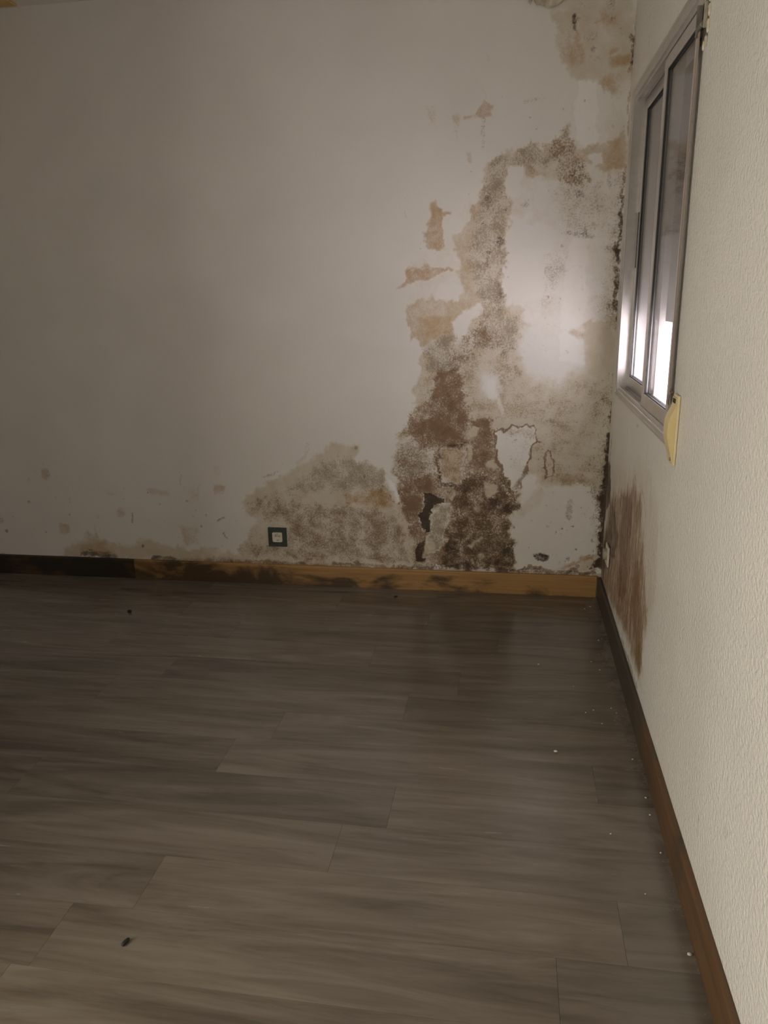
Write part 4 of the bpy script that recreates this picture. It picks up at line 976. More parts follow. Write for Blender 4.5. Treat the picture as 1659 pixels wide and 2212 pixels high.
MAT_WALL_BACK = wall_material('plaster_stained', (0.725, 0.70, 0.67))
MAT_WALL_RIGHT = wall_material('plaster_rough', (0.74, 0.715, 0.665), streak=(1, 2.6, 0.35), grain=85.0, bump=1.0, grain_dist=0.006, rough=0.36, coarse_scale=16.0, fine_scale=90.0)
MAT_PLAIN = simple('plaster_plain', (0.70, 0.67, 0.62), 0.7, var=0.05, scale=3)
MAT_CEIL = simple('ceiling_paint', (0.62, 0.58, 0.52), 0.8, var=0.06, scale=3)
MAT_ALU = simple('anodised_aluminium', (0.60, 0.575, 0.56), 0.28, 0.8, 0.06, 25)
MAT_RUBBER = simple('black_gasket', (0.02, 0.02, 0.02), 0.6, var=0.2)
MAT_CREAM = simple('cream_plastic', (0.66, 0.53, 0.27), 0.42, var=0.06, scale=20)
MAT_STRAP = simple('taupe_webbing', (0.33, 0.26, 0.23), 0.85, var=0.25, scale=300, bump=0.4)
MAT_DARKMETAL = simple('dull_steel', (0.24, 0.22, 0.19), 0.45, 0.7, 0.2, 60)
MAT_SOCKET = simple('old_white_plastic', (0.66, 0.62, 0.52), 0.45, var=0.08, scale=60)
MAT_PLATE = simple('dark_green_plate', (0.035, 0.045, 0.038), 0.4, var=0.35, scale=60)
MAT_DIRTY = simple('grimy_plastic', (0.36, 0.32, 0.25), 0.5, var=0.25, scale=60)
MAT_CREAM_PALE = simple('pale_cream_plastic', (0.70, 0.60, 0.38), 0.45, var=0.06, scale=20)
MAT_HOLE = simple('black_void', (0.006, 0.006, 0.006), 0.8, var=0.1)
MAT_CRUMB = simple('plaster_crumb', (0.58, 0.55, 0.49), 0.9, var=0.1, scale=200, bump=0.4)
MAT_PELLET = simple('black_pellet', (0.010, 0.009, 0.008), 0.7, var=0.3, scale=300, bump=0.4)
MAT_SHUTTER = simple('shutter_slat_grey', (0.11, 0.10, 0.09), 0.6, var=0.08, scale=10)
MAT_REVEAL = simple('white_render', (0.68, 0.66, 0.67), 0.75, var=0.05, scale=8)
MAT_GROUND = simple('terrace_concrete', (0.78, 0.75, 0.74), 0.9, var=0.05, scale=6)
MAT_PAINT = simple('peeled_paint', (0.55, 0.50, 0.40), 0.7, var=0.25, scale=35, bump=0.3)
MAT_BEAM = simple('yellow_varnished_pine', (0.50, 0.33, 0.09), 0.4, var=0.15, scale=9)
MAT_JAMB = simple('door_jamb_wood', (0.30, 0.20, 0.11), 0.5, var=0.15, scale=12)

def glass():
    m, nt, bs = new_mat('window_glass'); g = NT(nt)
    nt.nodes.remove(bs); out = nt.nodes['Material Output']
    tr = g.n('ShaderNodeBsdfTransparent'); tr.inputs[0].default_value = (0.93, 0.92, 0.94, 1)
    gl = g.n('ShaderNodeBsdfGlossy'); gl.inputs['Roughness'].default_value = 0.02
    fr = g.n('ShaderNodeFresnel'); bf = g.n('ShaderNodeNewGeometry').outputs['Backfacing']
    g.link(g.math('ADD', 1.5, g.math('MULTIPLY', bf, 1 / 1.5 - 1.5)), fr.inputs['IOR'])   # both faces of the pane reflect like air to glass
    mx = g.n('ShaderNodeMixShader')
    g.link(fr.outputs[0], mx.inputs[0]); g.link(tr.outputs[0], mx.inputs[1]); g.link(gl.outputs[0], mx.inputs[2])
    g.link(mx.outputs[0], out.inputs['Surface'])
    return m
MAT_GLASS = glass()

def plank_material():
    m, nt, bs = new_mat('grey_oak_vinyl'); g = NT(nt)
    v = g.obj(); rnd = g.n('ShaderNodeObjectInfo').outputs['Random']
    off = g.n('ShaderNodeCombineXYZ'); g.val(off.inputs[0], g.math('MULTIPLY', rnd, 37.0)); g.val(off.inputs[1], g.math('MULTIPLY', rnd, 91.0))
    base = g.map(v, (1, 1, 1), off.outputs[0])
    g1 = g.noise(g.map(base, (1.3, 11, 1)), 1.0, 4, 0.58, 1.6)
    g2 = g.noise(g.map(base, (4, 55, 1)), 1.0, 3, 0.6, 0.8)
    g3 = g.noise(g.map(base, (0.7, 4.0, 1)), 1.5, 2, 0.5, 0.6)
    knot = g.noise(g.map(base, (3.0, 22, 1)), 1.0, 2, 0.5, 2.2)
    f = g.math('ADD', g.math('MULTIPLY', g1, 0.56), g.math('ADD', g.math('MULTIPLY', g2, 0.12), g.math('MULTIPLY', g3, 0.32)))
    col = g.ramp(f, [(0.37, (0.088, 0.071, 0.055)), (0.50, (0.138, 0.115, 0.092)), (0.64, (0.185, 0.159, 0.131))])
    kf = g.math('MULTIPLY', g.math('SUBTRACT', knot, 0.64), 5.0, True)
    col = g.mix(g.math('MULTIPLY', kf, 0.45), col, (0.055, 0.045, 0.038))
    tint = g.math('ADD', 0.90, g.math('MULTIPLY', rnd, 0.20))
    hs = g.n('ShaderNodeHueSaturation'); g.link(col, hs.inputs['Color']); g.link(tint, hs.inputs['Value'])
    col = hs.outputs[0]
    # plaster dust swept against the skirting of the window wall
    w = g.n('ShaderNodeNewGeometry').outputs['Position']
    sx = g.n('ShaderNodeSeparateXYZ'); g.link(w, sx.inputs[0])
    near = g.math('ADD', 1.0, g.math('MULTIPLY', sx.outputs[0], 9.0), True)
    dn = g.noise(w, 9.0, 5, 0.7)
    d = g.math('MULTIPLY', g.math('SUBTRACT', g.math('ADD', dn, g.math('MULTIPLY', near, 0.30)), 0.70), 3.0, True)
    far = g.math('ADD', 1.25, g.math('MULTIPLY', sx.outputs[1], 0.45), True)
    d = g.math('MULTIPLY', g.math('MULTIPLY', d, g.math('MULTIPLY', near, 2.0, True)), g.math('MULTIPLY', far, 0.5))
    col = g.mix(d, col, (0.42, 0.40, 0.35))
    g.link(col, bs.inputs['Base Color'])
    g.val(bs.inputs['Roughness'], g.math('ADD', 0.20, g.math('ADD', g.math('MULTIPLY', g2, 0.10), g.math('MULTIPLY', d, 0.6))))
    bs.inputs['Specular IOR Level'].default_value = 1.0
    g.bump(bs, g2, 0.06, 0.0005)
    return m
MAT_PLANK = plank_material()

def board_material(name, light, dark, mould, bias, along, scale=(1, 1, 1)):
    m, nt, bs = new_mat(name); g = NT(nt)
    v = g.obj()
    st = (2.0, 60, 60) if along == 'x' else (60, 2.0, 60)
    gr = g.noise(g.map(v, st), 1.0, 5, 0.6, 0.5)
    col = g.ramp(gr, [(0.3, dark), (0.7, light)])
    sp = g.noise(g.map(v, scale), 3.4, 7, 0.62, 0.4)
    k = g.math('MULTIPLY', g.math('SUBTRACT', g.math('ADD', sp, bias if isinstance(bias, float) else bias(g)), 0.50), 7.0, True)
    col = g.mix(g.math('MULTIPLY', k, 0.88), col, mould)
    g.link(col, bs.inputs['Base Color']); bs.inputs['Roughness'].default_value = 0.48
    g.bump(bs, gr, 0.15, 0.0008)
    return m
def low_bias(g):   # damp marks creep up from the floor edge of the board
    s = g.n('ShaderNodeSeparateXYZ'); g.link(g.obj(), s.inputs[0])
    left = g.math('ADD', g.math('MULTIPLY', s.outputs[0], -0.16), -0.13, True)
    return g.math('ADD', 0.05, g.math('ADD', g.math('MINIMUM', left, 0.17), g.math('MULTIPLY', s.outputs[2], -1.6)))
def far_bias(g):   # mouldy towards the wet corner
    s = g.n('ShaderNodeSeparateXYZ'); g.link(g.obj(), s.inputs[0])
    return g.math('ADD', 0.42, g.math('MULTIPLY', s.outputs[1], 0.24))
MAT_BOARD = board_material('pine_board_stained', (0.40, 0.235, 0.085), (0.27, 0.145, 0.05), (0.030, 0.020, 0.012), low_bias, 'x', (1, 1, 2.2))
MAT_BOARD_DARK = board_material('dark_board', (0.085, 0.045, 0.018), (0.045, 0.024, 0.011), (0.012, 0.009, 0.006), 0.08, 'x', (1, 1, 2))
MAT_BOARD_SIDE = board_material('brown_board_mouldy', (0.125, 0.066, 0.028), (0.072, 0.036, 0.015), (0.040, 0.036, 0.028), far_bias, 'y', (1, 1, 1))

# ------------------------------------------------------------------ stained wall meshes
def vnoise(x, y, s, seed):
    rs = np.random.RandomState(seed); n = 256; t = rs.rand(n, n)
    X = x * s; Y = y * s; xi = np.floor(X).astype(int); yi = np.floor(Y).astype(int); fx = X - xi; fy = Y - yi
    fx = fx * fx * (3 - 2 * fx); fy = fy * fy * (3 - 2 * fy)
    a = t[xi % n, yi % n]; b = t[(xi + 1) % n, yi % n]; c = t[xi % n, (yi + 1) % n]; d = t[(xi + 1) % n, (yi + 1) % n]
    return (a * (1 - fx) + b * fx) * (1 - fy) + (c * (1 - fx) + d * fx) * fy - 0.5

def seg_d2(px, py, a, b):
    dx, dy = b[0] - a[0], b[1] - a[1]; L = dx * dx + dy * dy
    if L < 1e-12: return (px - a[0]) ** 2 + (py - a[1]) ** 2
    t = np.clip(((px - a[0]) * dx + (py - a[1]) * dy) / L, 0, 1)
    return (px - a[0] - t * dx) ** 2 + (py - a[1] - t * dy) ** 2

def paint(U, V, shapes, warp=1.0):
    """density of each kind of stain at the wall points (U, V)"""
    out = {l[0]: np.zeros(U.shape, np.float32) for l in LAYERS}
    dU, dV = np.zeros(U.shape), np.zeros(U.shape)
    for i, (amp, sc) in enumerate(((0.016, 9), (0.014, 22), (0.010, 48), (0.008, 95))):
        dU += warp * amp * 2 * vnoise(U, V, sc, 1 + i); dV += warp * amp * 2 * vnoise(U, V, sc, 21 + i)
    for layer, s, soft, w, pts in shapes:
        soft = max(soft, 0.003) * (1.0 if w > 0 else 1.5)
        m = soft + w + 0.05
        xs = [a[0] for a in pts]; ys = [a[1] for a in pts]
        sel = np.nonzero((U > min(xs) - m) & (U < max(xs) + m) & (V > min(ys) - m) & (V < max(ys) + m))[0]
        if not len(sel): continue
        wk = min(1.0, 0.25 + math.hypot(max(xs) - min(xs), max(ys) - min(ys)) / 0.6)   # small marks keep their shape
        px, py = U[sel] + wk * dU[sel], V[sel] + wk * dV[sel]
        d2 = np.full(px.shape, 1e9)
        n = len(pts)
        if w > 0:
            if n == 1: d2 = seg_d2(px, py, pts[0], pts[0])
            for i in range(n - 1): d2 = np.minimum(d2, seg_d2(px, py, pts[i], pts[i + 1]))
            sd = w - np.sqrt(d2)
        else:
            inside = np.zeros(px.shape, bool)
            for i in range(n):
                a, b = pts[i], pts[(i + 1) % n]
                d2 = np.minimum(d2, seg_d2(px, py, a, b))
                if a[1] != b[1]:
                    c = ((a[1] > py) != (b[1] > py)) & (px < (b[0] - a[0]) * (py - a[1]) / (b[1] - a[1]) + a[0])
                    inside ^= c
            sd = np.where(inside, 1, -1) * np.sqrt(d2)
        k = np.clip(0.5 + sd / (2 * soft), 0, 1); k = k * k * (3 - 2 * k) * s
        if layer == 'hole':
            for nm in out: out[nm][sel] *= (1 - k)
        else:
            out[layer][sel] = np.maximum(out[layer][sel], k)
    return out

def steps(marks):
    """marks: [(start, stop, step), ...] -> sorted coordinates hitting every mark"""
    c = []
    for a, b, s in marks:
        n = max(1, int(round(abs(b - a) / s))); c += list(np.linspace(a, b, n, endpoint=False))
    c.append(marks[-1][1]); return np.array(sorted(set(round(float(q), 6) for q in c)))

def wall_grid(name, us, vs, shapes, mat, place, hole=None, relief=1.0):
    nu, nv = len(us), len(vs)
    Ug, Vg = np.meshgrid(us, vs, indexing='ij'); U = Ug.ravel(); V = Vg.ravel()
    st = paint(U, V, shapes)
    dep = relief * (0.0016 * vnoise(U, V, 5, 7) + 0.0030 * st['crumb'] * (0.6 + vnoise(U, V, 90, 8)) - 0.0030 * st['dark']
                    + 0.0035 * vnoise(U, V, 45, 9) * np.clip(st['grey'] + st['rust'] + st['dark'], 0, 1))
    edge = np.minimum.reduce([(U - us[0]), (us[-1] - U), (V - vs[0]), (vs[-1] - V)])
    dep *= np.clip(edge / 0.01, 0, 1)
    if hole:
        hd = np.maximum.reduce([hole[0] - U, U - hole[1], hole[2] - V, V - hole[3]])
        dep *= np.clip(hd / 0.02, 0, 1)
    co = place(U, V, dep).astype(np.float32)
    ii, jj = np.meshgrid(np.arange(nu - 1), np.arange(nv - 1), indexing='ij'); ii = ii.ravel(); jj = jj.ravel()
    if hole:
        cu = (us[ii] + us[ii + 1]) / 2; cv = (vs[jj] + vs[jj + 1]) / 2
        keep = ~((cu > hole[0]) & (cu < hole[1]) & (cv > hole[2]) & (cv < hole[3])); ii, jj = ii[keep], jj[keep]
    q = np.stack([ii * nv + jj, (ii + 1) * nv + jj, (ii + 1) * nv + jj + 1, ii * nv + jj + 1], 1).astype(np.int32)
    me = bpy.data.meshes.new(name)
    me.vertices.add(len(co)); me.vertices.foreach_set('co', co.ravel())
    me.loops.add(q.size); me.loops.foreach_set('vertex_index', q.ravel())
    me.polygons.add(len(q)); me.polygons.foreach_set('loop_start', np.arange(0, q.size, 4, dtype=np.int32))
    me.polygons.foreach_set('use_smooth', np.ones(len(q), bool))
    me.update(calc_edges=True)
    for nm, a in st.items():
        at = me.attributes.new('stain_' + nm, 'FLOAT', 'POINT'); at.data.foreach_set('value', a.astype(np.float32))
    me.materials.append(mat)
    o = bpy.data.objects.new(name, me); COL.objects.link(o)
    return tag(o, kind='structure')

us = steps([(ROOM_L, -3.45, 0.12), (-3.45, -1.45, 0.008), (-1.45, 0.0, 0.004)]); vs = steps([(0.0, 1.35, 0.004), (1.35, ROOM_H, 0.0055)])
rg = random.Random(17)
for i in range(40):   # grime line on the wall just above the skirting
    x = -2.35 + 2.35 * i / 40
    BACK_STAINS_AND_LIGHT += [('grey', rg.uniform(.5, 1.0), 0.008, 0, [(x, 0.08), (x + .065, 0.08), (x + .065, rg.uniform(.118, .132)), (x, rg.uniform(.118, .132))]),
                    ('ochre', rg.uniform(.4, .9), 0.010, 0, [(x, 0.08), (x + .065, 0.08), (x + .065, 0.13), (x, 0.13)])]
wall_back = wall_grid('wall_back', us, vs, BACK_STAINS_AND_LIGHT, MAT_WALL_BACK, lambda u, v, d: np.stack([u, -d, v], 1))
us = steps([(ROOM_B, -2.75, 0.12), (-2.75, WY0 + .004, 0.008), (WY0 + .004, WY1 - .004, 0.008), (WY1 - .004, 0.0, 0.006)])
vs = steps([(0.0, WZ0 + .004, 0.008), (WZ0 + .004, WZ1 - .004, 0.008), (WZ1 - .004, ROOM_H, 0.008)])
wall_right = wall_grid('wall_right', us, vs, RIGHT_STAINS, MAT_WALL_RIGHT, lambda u, v, d: np.stack([-d, u, v], 1), hole=(WY0 + .004, WY1 - .004, WZ0 + .004, WZ1 - .004))

# ------------------------------------------------------------------ rest of the shell
DH, HW = 2.05, 0.45
F0, F1, P0, P1, PE = FAR_Y - HW, FAR_Y + HW, PASS_Y - HW, PASS_Y + HW, -2.75   # door openings, end of the passage wall
def doored(x0, x1, y0, y1, d0, d1):
    return MB().box(x0, x1, y0, d0, -.02, ROOM_H + .02).box(x0, x1, d1, y1, -.02, ROOM_H + .02).box(x0, x1, d0, d1, DH, ROOM_H + .02)
tag(doored(ROOM_L - .1, ROOM_L, ROOM_B - .1, 0.1, F0, F1).build('wall_left', MAT_PLAIN), kind='structure')
tag(doored(PASS_X - .1, PASS_X, ROOM_B, PE, P0, P1).box(ROOM_L, PASS_X - .1, PE - .1, PE, -.02, ROOM_H + .02).build('wall_passage', MAT_PLAIN), kind='structure')
tag(MB().box(ROOM_L - .1, 0.012, ROOM_B - .1, ROOM_B, -.02, ROOM_H + .02).build('wall_rear', MAT_PLAIN), kind='structure')
hx = ROOM_L - 1.3   # unseen closed box added behind the far doorway to shut out sky light
tag(MB().box(hx - .1, hx, F0 - .3, F1 + .3, -.02, ROOM_H).box(hx, ROOM_L - .1, F0 - .4, F0 - .3, -.02, ROOM_H).box(hx, ROOM_L - .1, F1 + .3, F1 + .4, -.02, ROOM_H).box(hx, ROOM_L - .1, F0 - .3, F1 + .3, ROOM_H, ROOM_H + .1).box(hx, ROOM_L - .1, F0 - .3, F1 + .3, -.12, -.02).build('wall_skyblock', MAT_PLAIN), kind='structure')
def casing(n, x, d0, d1):
    tag(MB().box(x - .11, x + .012, d0 - .05, d0 + .018, 0, DH + .05, .003).box(x - .11, x + .012, d1 - .018, d1 + .05, 0, DH + .05, .003).box(x - .11, x + .012, d0 + .018, d1 - .018, DH - .018, DH + .05, .003).build('trim_%d' % n, MAT_JAMB), kind='structure')
casing(2, ROOM_L, F0, F1); casing(3, PASS_X, P0, P1)
tag(MB().box(ROOM_L - .1, 0.165, ROOM_B - .1, 0.1, ROOM_H, ROOM_H + 0.1).build('ceiling', MAT_CEIL), kind='structure')
tag(MB().box(-3.45, -2.745, -2.6, -0.035, ROOM_H - 0.010, ROOM_H - 0.0005, 0.003).build('trim_1', MAT_BEAM), kind='structure')
# blocks behind the two stained faces, so that the walls have a body
put(MB().box(ROOM_L - .1, 0.165, 0.012, 0.12, -0.02, ROOM_H).build('masonry', MAT_REVEAL), wall_back)
mb = MB()
X0, X1 = 0.012, 0.165
mb.box(X0, X1, ROOM_B - .1, WY0, -0.3, ROOM_H).box(X0, X1, WY1, 0.012, -0.3, ROOM_H).box(X0, X1, WY0, WY1, -0.3, WZ0).box(X0, X1, WY0, WY1, WZ1, ROOM_H)
put(mb.build('masonry', MAT_REVEAL), wall_right)
tag(MB().box(0.165, 22.0, -20, 20, -0.42, -0.30).build('ground', MAT_GROUND), kind='structure')

# ------------------------------------------------------------------ floor and planks
floor = tag(MB().box(ROOM_L - .1, 0.012, ROOM_B - .1, 0.012, -0.10, -0.006).build('floor', MAT_HOLE), kind='structure')
PITCH, LEN, GAP, TH = 0.195, 1.22, 0.0003, 0.006
known = {4: -1.866, 6: -1.275, 10: -1.395, 9: -0.93, 11: -0.337, 1: -0.83, 5: -0.832, 0: -1.30, 2: -1.72, 3: -2.25, 7: -2.62, 8: -2.02}
rng = random.Random(5)
cache = {}
def plank(x0, x1, y0, y1):
    lx, ly = round(x1 - x0, 4), round(y1 - y0, 4)
    if (lx, ly) not in cache:
        me = MB().box(-lx / 2 + GAP, lx / 2 - GAP, -ly / 2 + GAP, ly / 2 - GAP, -TH, 0).mesh('plank'); me.materials.append(MAT_PLANK); cache[(lx, ly)] = me
    o = bpy.data.objects.new('plank', cache[(lx, ly)]); COL.objects.link(o)
    o.location = ((x0 + x1) / 2, (y0 + y1) / 2, 0); o.parent = floor
y_top = -0.105; row = -1
while True:
    ya = -0.001 if row < 0 else y_top - PITCH * row
    yb = max(y_top - PITCH * (row + 1), ROOM_B)
    e = known.get(row, -rng.uniform(0.1, 1.25))
    cuts = [e + LEN * k for k in range(-6, 6)]
    cuts = [c for c in cuts if ROOM_L + 0.08 < c < -0.08]
    xs = [ROOM_L] + cuts + [-0.001]
    for a, b in zip(xs[:-1], xs[1:]): plank(a, b, yb, ya)
    if yb <= ROOM_B + 1e-6: break
    row += 1

# ------------------------------------------------------------------ skirting boards
def skirting(parent, name, mat, along, a, b, h, t):
    prof = [(0, 0), (t, 0), (t, h - 0.006), (t - 0.003, h - 0.0015), (t - 0.006, h), (0, h)]
    mb = MB()
    if along == 'x': mb.prism([(-d - 0.001, z + 0.0005) for d, z in prof], 0, a, b)
    else: mb.prism([(-d - 0.001, z + 0.0005) for d, z in prof], 1, a, b)
    return mb.build(name, mat, parent)
bb = tag(empty('baseboard_back'), kind='structure')
tag(skirting(bb, 'board', MAT_BOARD_DARK, 'x', ROOM_L, -2.508, 0.111, 0.014), 'dark brown stained length of skirting board')
tag(skirting(bb, 'board', MAT_BOARD, 'x', -2.506, -0.022, 0.111, 0.014), 'ochre pine skirting board with black damp marks')
br = tag(empty('baseboard_right'), kind='structure')
skirting(br, 'board', MAT_BOARD_SIDE, 'y', ROOM_B, -0.02, 0.113, 0.016)
bl = tag(empty('baseboard_left'), kind='structure')
for ya, yb in ((PE, F0 - .05), (F1 + .05, -0.02)):
    MB().box(ROOM_L + .001, ROOM_L + .015, ya, yb, 0.0005, 0.111, .003).build('board', MAT_BOARD_DARK, bl)

# ------------------------------------------------------------------ window
win = tag(empty('window_1', (0.03, (WY0 + WY1) / 2, WZ0)), kind='structure')
def wpart(mb, name, mat, parent=None, label=None):
    o = mb.build(name, mat); put(o, win)
    if label: o['label'] = label
    return o
mb = MB().frame(-0.010, 0.068, WY0, WY1, WZ0, WZ1, 0.028, 0.030, 0.022, 0.028, 0.0015)
mb.frame(-0.012, -0.009, WY0 - .012, WY1 + .008, WZ0 - .004, WZ1 + .008, 0.012, 0.014, 0.010, 0.012, 0.0008)
wpart(mb, 'outer_frame', MAT_ALU)
for xx in (0.000, 0.0295, 0.060):
    wpart(MB().box(xx, xx + 0.0025, WY0 + .03, WY1 - .028, WZ0 + .022, WZ0 + .034).box(xx, xx + 0.0025, WY0 + .03, WY1 - .028, WZ1 - .040, WZ1 - .028), 'track_rail', MAT_ALU)
def sash(x0, x1, y0, y1, lab):
    z0, z1 = WZ0 + 0.026, WZ1 - 0.032
    wl, wr, wb, wt = 0.046, 0.046, 0.056, 0.048
    s = MB().frame(x0, x1, y0, y1, z0, z1, wl, wr, wb, wt, 0.002).build('sash', MAT_ALU); put(s, win); s['label'] = lab
    xm = (x0 + x1) / 2
    def sub(mb, nm, mat):
        o = mb.build(nm, mat); o.parent = s; o.matrix_parent_inverse = s.matrix_parent_inverse.copy(); 
        o.matrix_parent_inverse = Matrix.Identity(4)
        return o
    sub(MB().box(xm - .002, xm + .002, y0 + wr - .006, y1 - wl + .006, z0 + wb - .006, z1 - wt + .006), 'pane', MAT_GLASS)
    sub(MB().frame(x0 + .003, xm - .0022, y0 + wr - .001, y1 - wl + .001, z0 + wb - .001, z1 - wt + .001, .004, .004, .004, .004, 0), 'gasket', MAT_RUBBER)
    sub(MB().frame(xm + .0022, x1 - .003, y0 + wr - .001, y1 - wl + .001, z0 + wb - .001, z1 - wt + .001, .004, .004, .004, .004, 0), 'gasket', MAT_RUBBER)
    return s, sub
s1, sub1 = sash(0.004, 0.028, WY0 + .032, -0.772, 'sliding sash on the inner track, strap side')
s2, sub2 = sash(0.034, 0.058, -0.838, WY1 - .030, 'sliding sash on the outer track, corner side')
sub2(MB().box(0.0325, 0.0345, WY1 - .030 - .032, WY1 - .030 - .014, 1.58, 1.80, .0008), 'finger_pull', MAT_RUBBER)

# ------------------------------------------------------------------ roller shutter outside
shutter = tag(empty('roller_shutter', (0.132, (WY0 + WY1) / 2, SHUT_Z)), 'grey slatted roller shutter pulled most of the way down outside the window', 'shutter')
me = MB().prism([(-0.006, 0.0), (0.004, 0.002), (0.007, 0.022), (0.004, 0.040), (-0.006, 0.042)], 1, WY0 + .001, WY1 - .001).mesh('slat')
me.materials.append(MAT_SHUTTER)
z = SHUT_Z + 0.05; k = 0
while z < WZ1 - 0.001:
    o = bpy.data.objects.new('slat', me); COL.objects.link(o); o.parent = shutter
    o.location = (0, -(WY0 + WY1) / 2, z - SHUT_Z); z += 0.0412; k += 1
o = MB().box(-0.010, 0.010, WY0 + .001 - (WY0 + WY1) / 2, WY1 - .001 - (WY0 + WY1) / 2, 0, 0.052, .002).build('bottom_bar', MAT_SHUTTER, shutter)
for yy in (WY0 + .001, WY1 - .025):
    o = MB().box(-0.016, -0.011, yy - (WY0 + WY1) / 2, yy + .024 - (WY0 + WY1) / 2, WZ0 - SHUT_Z, WZ1 - SHUT_Z).build('guide_rail', MAT_ALU, shutter)

# ------------------------------------------------------------------ shutter strap, its guide and its winder
strap = MB(); n = 24
ys0, ys1 = -1.372, -1.352
pts = [(-0.013, 1.170)] + [(-0.013 - 0.003 * math.sin(math.pi * i / n), 1.17 + (2.135 - 1.17) * i / n) for i in range(1, n + 1)]
# little loop of slack above the winder
loop = [(-0.0065, 1.202), (-0.009, 1.209), (-0.013, 1.207), (-0.016, 1.195), (-0.0165, 1.176), (-0.0155, 1.168), (-0.014, 1.166)]
pts = loop + pts
vs_ = []; fs_ = []
for i, (x, z) in enumerate(pts):
    for dx in (0.0, 0.0012):
        for y in (ys0, ys1): vs_.append((x - dx, y, z))
for i in range(len(pts) - 1):
    a, b = i * 4, i * 4 + 4
    fs_ += [(a, a + 1, b + 1, b), (a + 2, b + 2, b + 3, a + 3), (a, b, b + 2, a + 2), (a + 1, a + 3, b + 3, b + 1)]
fs_ += [(0, 2, 3, 1), (4 * n + 4 * len(loop), 4 * n + 4 * len(loop) + 1, 4 * n + 4 * len(loop) + 3, 4 * n + 4 * len(loop) + 2)]
so = strap.add(vs_, fs_).build('shutter_strap', MAT_STRAP)
tag(so, 'narrow taupe webbing strap hanging down beside the sliding window', 'strap')

wd = tag(empty('strap_winder', (0, -1.43, 1.10)), 'cream plastic bulging strap winder screwed to the wall at the window corner', 'strap winder')
def dpart(mb, nm, mat, par, smooth=False):
    o = mb.build(nm, mat, smooth=smooth); put(o, par); return o
dpart(MB().box(-0.0075, -0.0006, -1.462, -1.398, 1.004, 1.204, .0015), 'back_plate', MAT_CREAM_PALE, wd)
prof = [(-0.0078, 1.198), (-0.0105, 1.197), (-0.0115, 1.178), (-0.016, 1.165), (-0.024, 1.147), (-0.0285, 1.132), (-0.0300, 1.112), (-0.0295, 1.092), (-0.0265, 1.074), (-0.020, 1.050), (-0.0145, 1.030), (-0.0120, 1.016), (-0.0110, 1.008), (-0.0078, 1.007)]
dpart(MB().prism(prof, 1, -1.459, -1.401), 'housing', MAT_CREAM, wd)
dpart(MB().box(-0.0128, -0.0098, -1.446, -1.414, 1.181, 1.194, .0008), 'strap_slot', MAT_RUBBER, wd)
for zz in (1.022,):
    dpart(MB().lathe([(0.0045, -0.0155), (0.005, -0.0145), (0.005, -0.011)], (0, -1.449, zz), 0, 14), 'screw', MAT_DARKMETAL, wd)

gd = tag(empty('strap_guide', (0, -1.37, 2.16)), 'small rusty strap guide set in chipped plaster at the top of the window', 'strap guide')
dpart(MB().box(-0.004, -0.0005, -1.405, -1.335, 2.108, 2.205, .001), 'plate', MAT_DARKMETAL, gd)
dpart(MB().box(-0.012, -0.003, -1.396, -1.391, 2.135, 2.195, .001), 'cheek', MAT_DIRTY, gd)
dpart(MB().box(-0.020, -0.003, -1.348, -1.342, 2.125, 2.200, .001), 'cheek', MAT_DARKMETAL, gd)
dpart(MB().lathe([(0.004, -0.021), (0.007, -0.020), (0.006, 0.0), (0.007, 0.020), (0.004, 0.021)], (-0.012, -1.369, 2.145), 1, 16), 'roller', MAT_DARKMETAL, gd)
dpart(MB().box(-0.006, -0.0035, -1.388, -1.350, 2.165, 2.195), 'opening', MAT_HOLE, gd)
rngp = random.Random(3)
def lump(center, r, seed, squash=(1, 1, 1), nu=8, nv=5):
    rr = random.Random(seed); vs = []; fs = []
    ph = [rr.uniform(0.75, 1.2) for _ in range(nu * nv)]
    vs.append((0, 0, 1.0)); 
    for j in range(nv):
        th = math.pi * (j + 1) / (nv + 1)
        for i in range(nu):
            a = 2 * math.pi * i / nu; q = ph[j * nu + i]
            vs.append((q * math.sin(th) * math.cos(a), q * math.sin(th) * math.sin(a), math.cos(th)))
    vs.append((0, 0, -1.0))
    for i in range(nu): fs.append((0, 1 + i, 1 + (i + 1) % nu))
    for j in range(nv - 1):
        for i in range(nu):
            a, b = 1 + j * nu + i, 1 + j * nu + (i + 1) % nu
            fs.append((a, a + nu, b + nu, b))
    last = len(vs) - 1; s = 1 + (nv - 1) * nu
    for i in range(nu): fs.append((last, s + (i + 1) % nu, s + i))
    return MB().add([(center[0] + r * squash[0] * x, center[1] + r * squash[1] * y, center[2] + r * squash[2] * z) for x, y, z in vs], fs)
for i, (yy, zz, r) in enumerate(((-1.408, 2.205, .012), (-1.412, 2.17, .011), (-1.41, 2.135, .012), (-1.40, 2.105, .010), (-1.375, 2.10, .010))):
    dpart(lump((-0.002, yy, zz), r, i, (0.5, 0.7, 1.4)), 'plaster_chip', MAT_PAINT, gd)

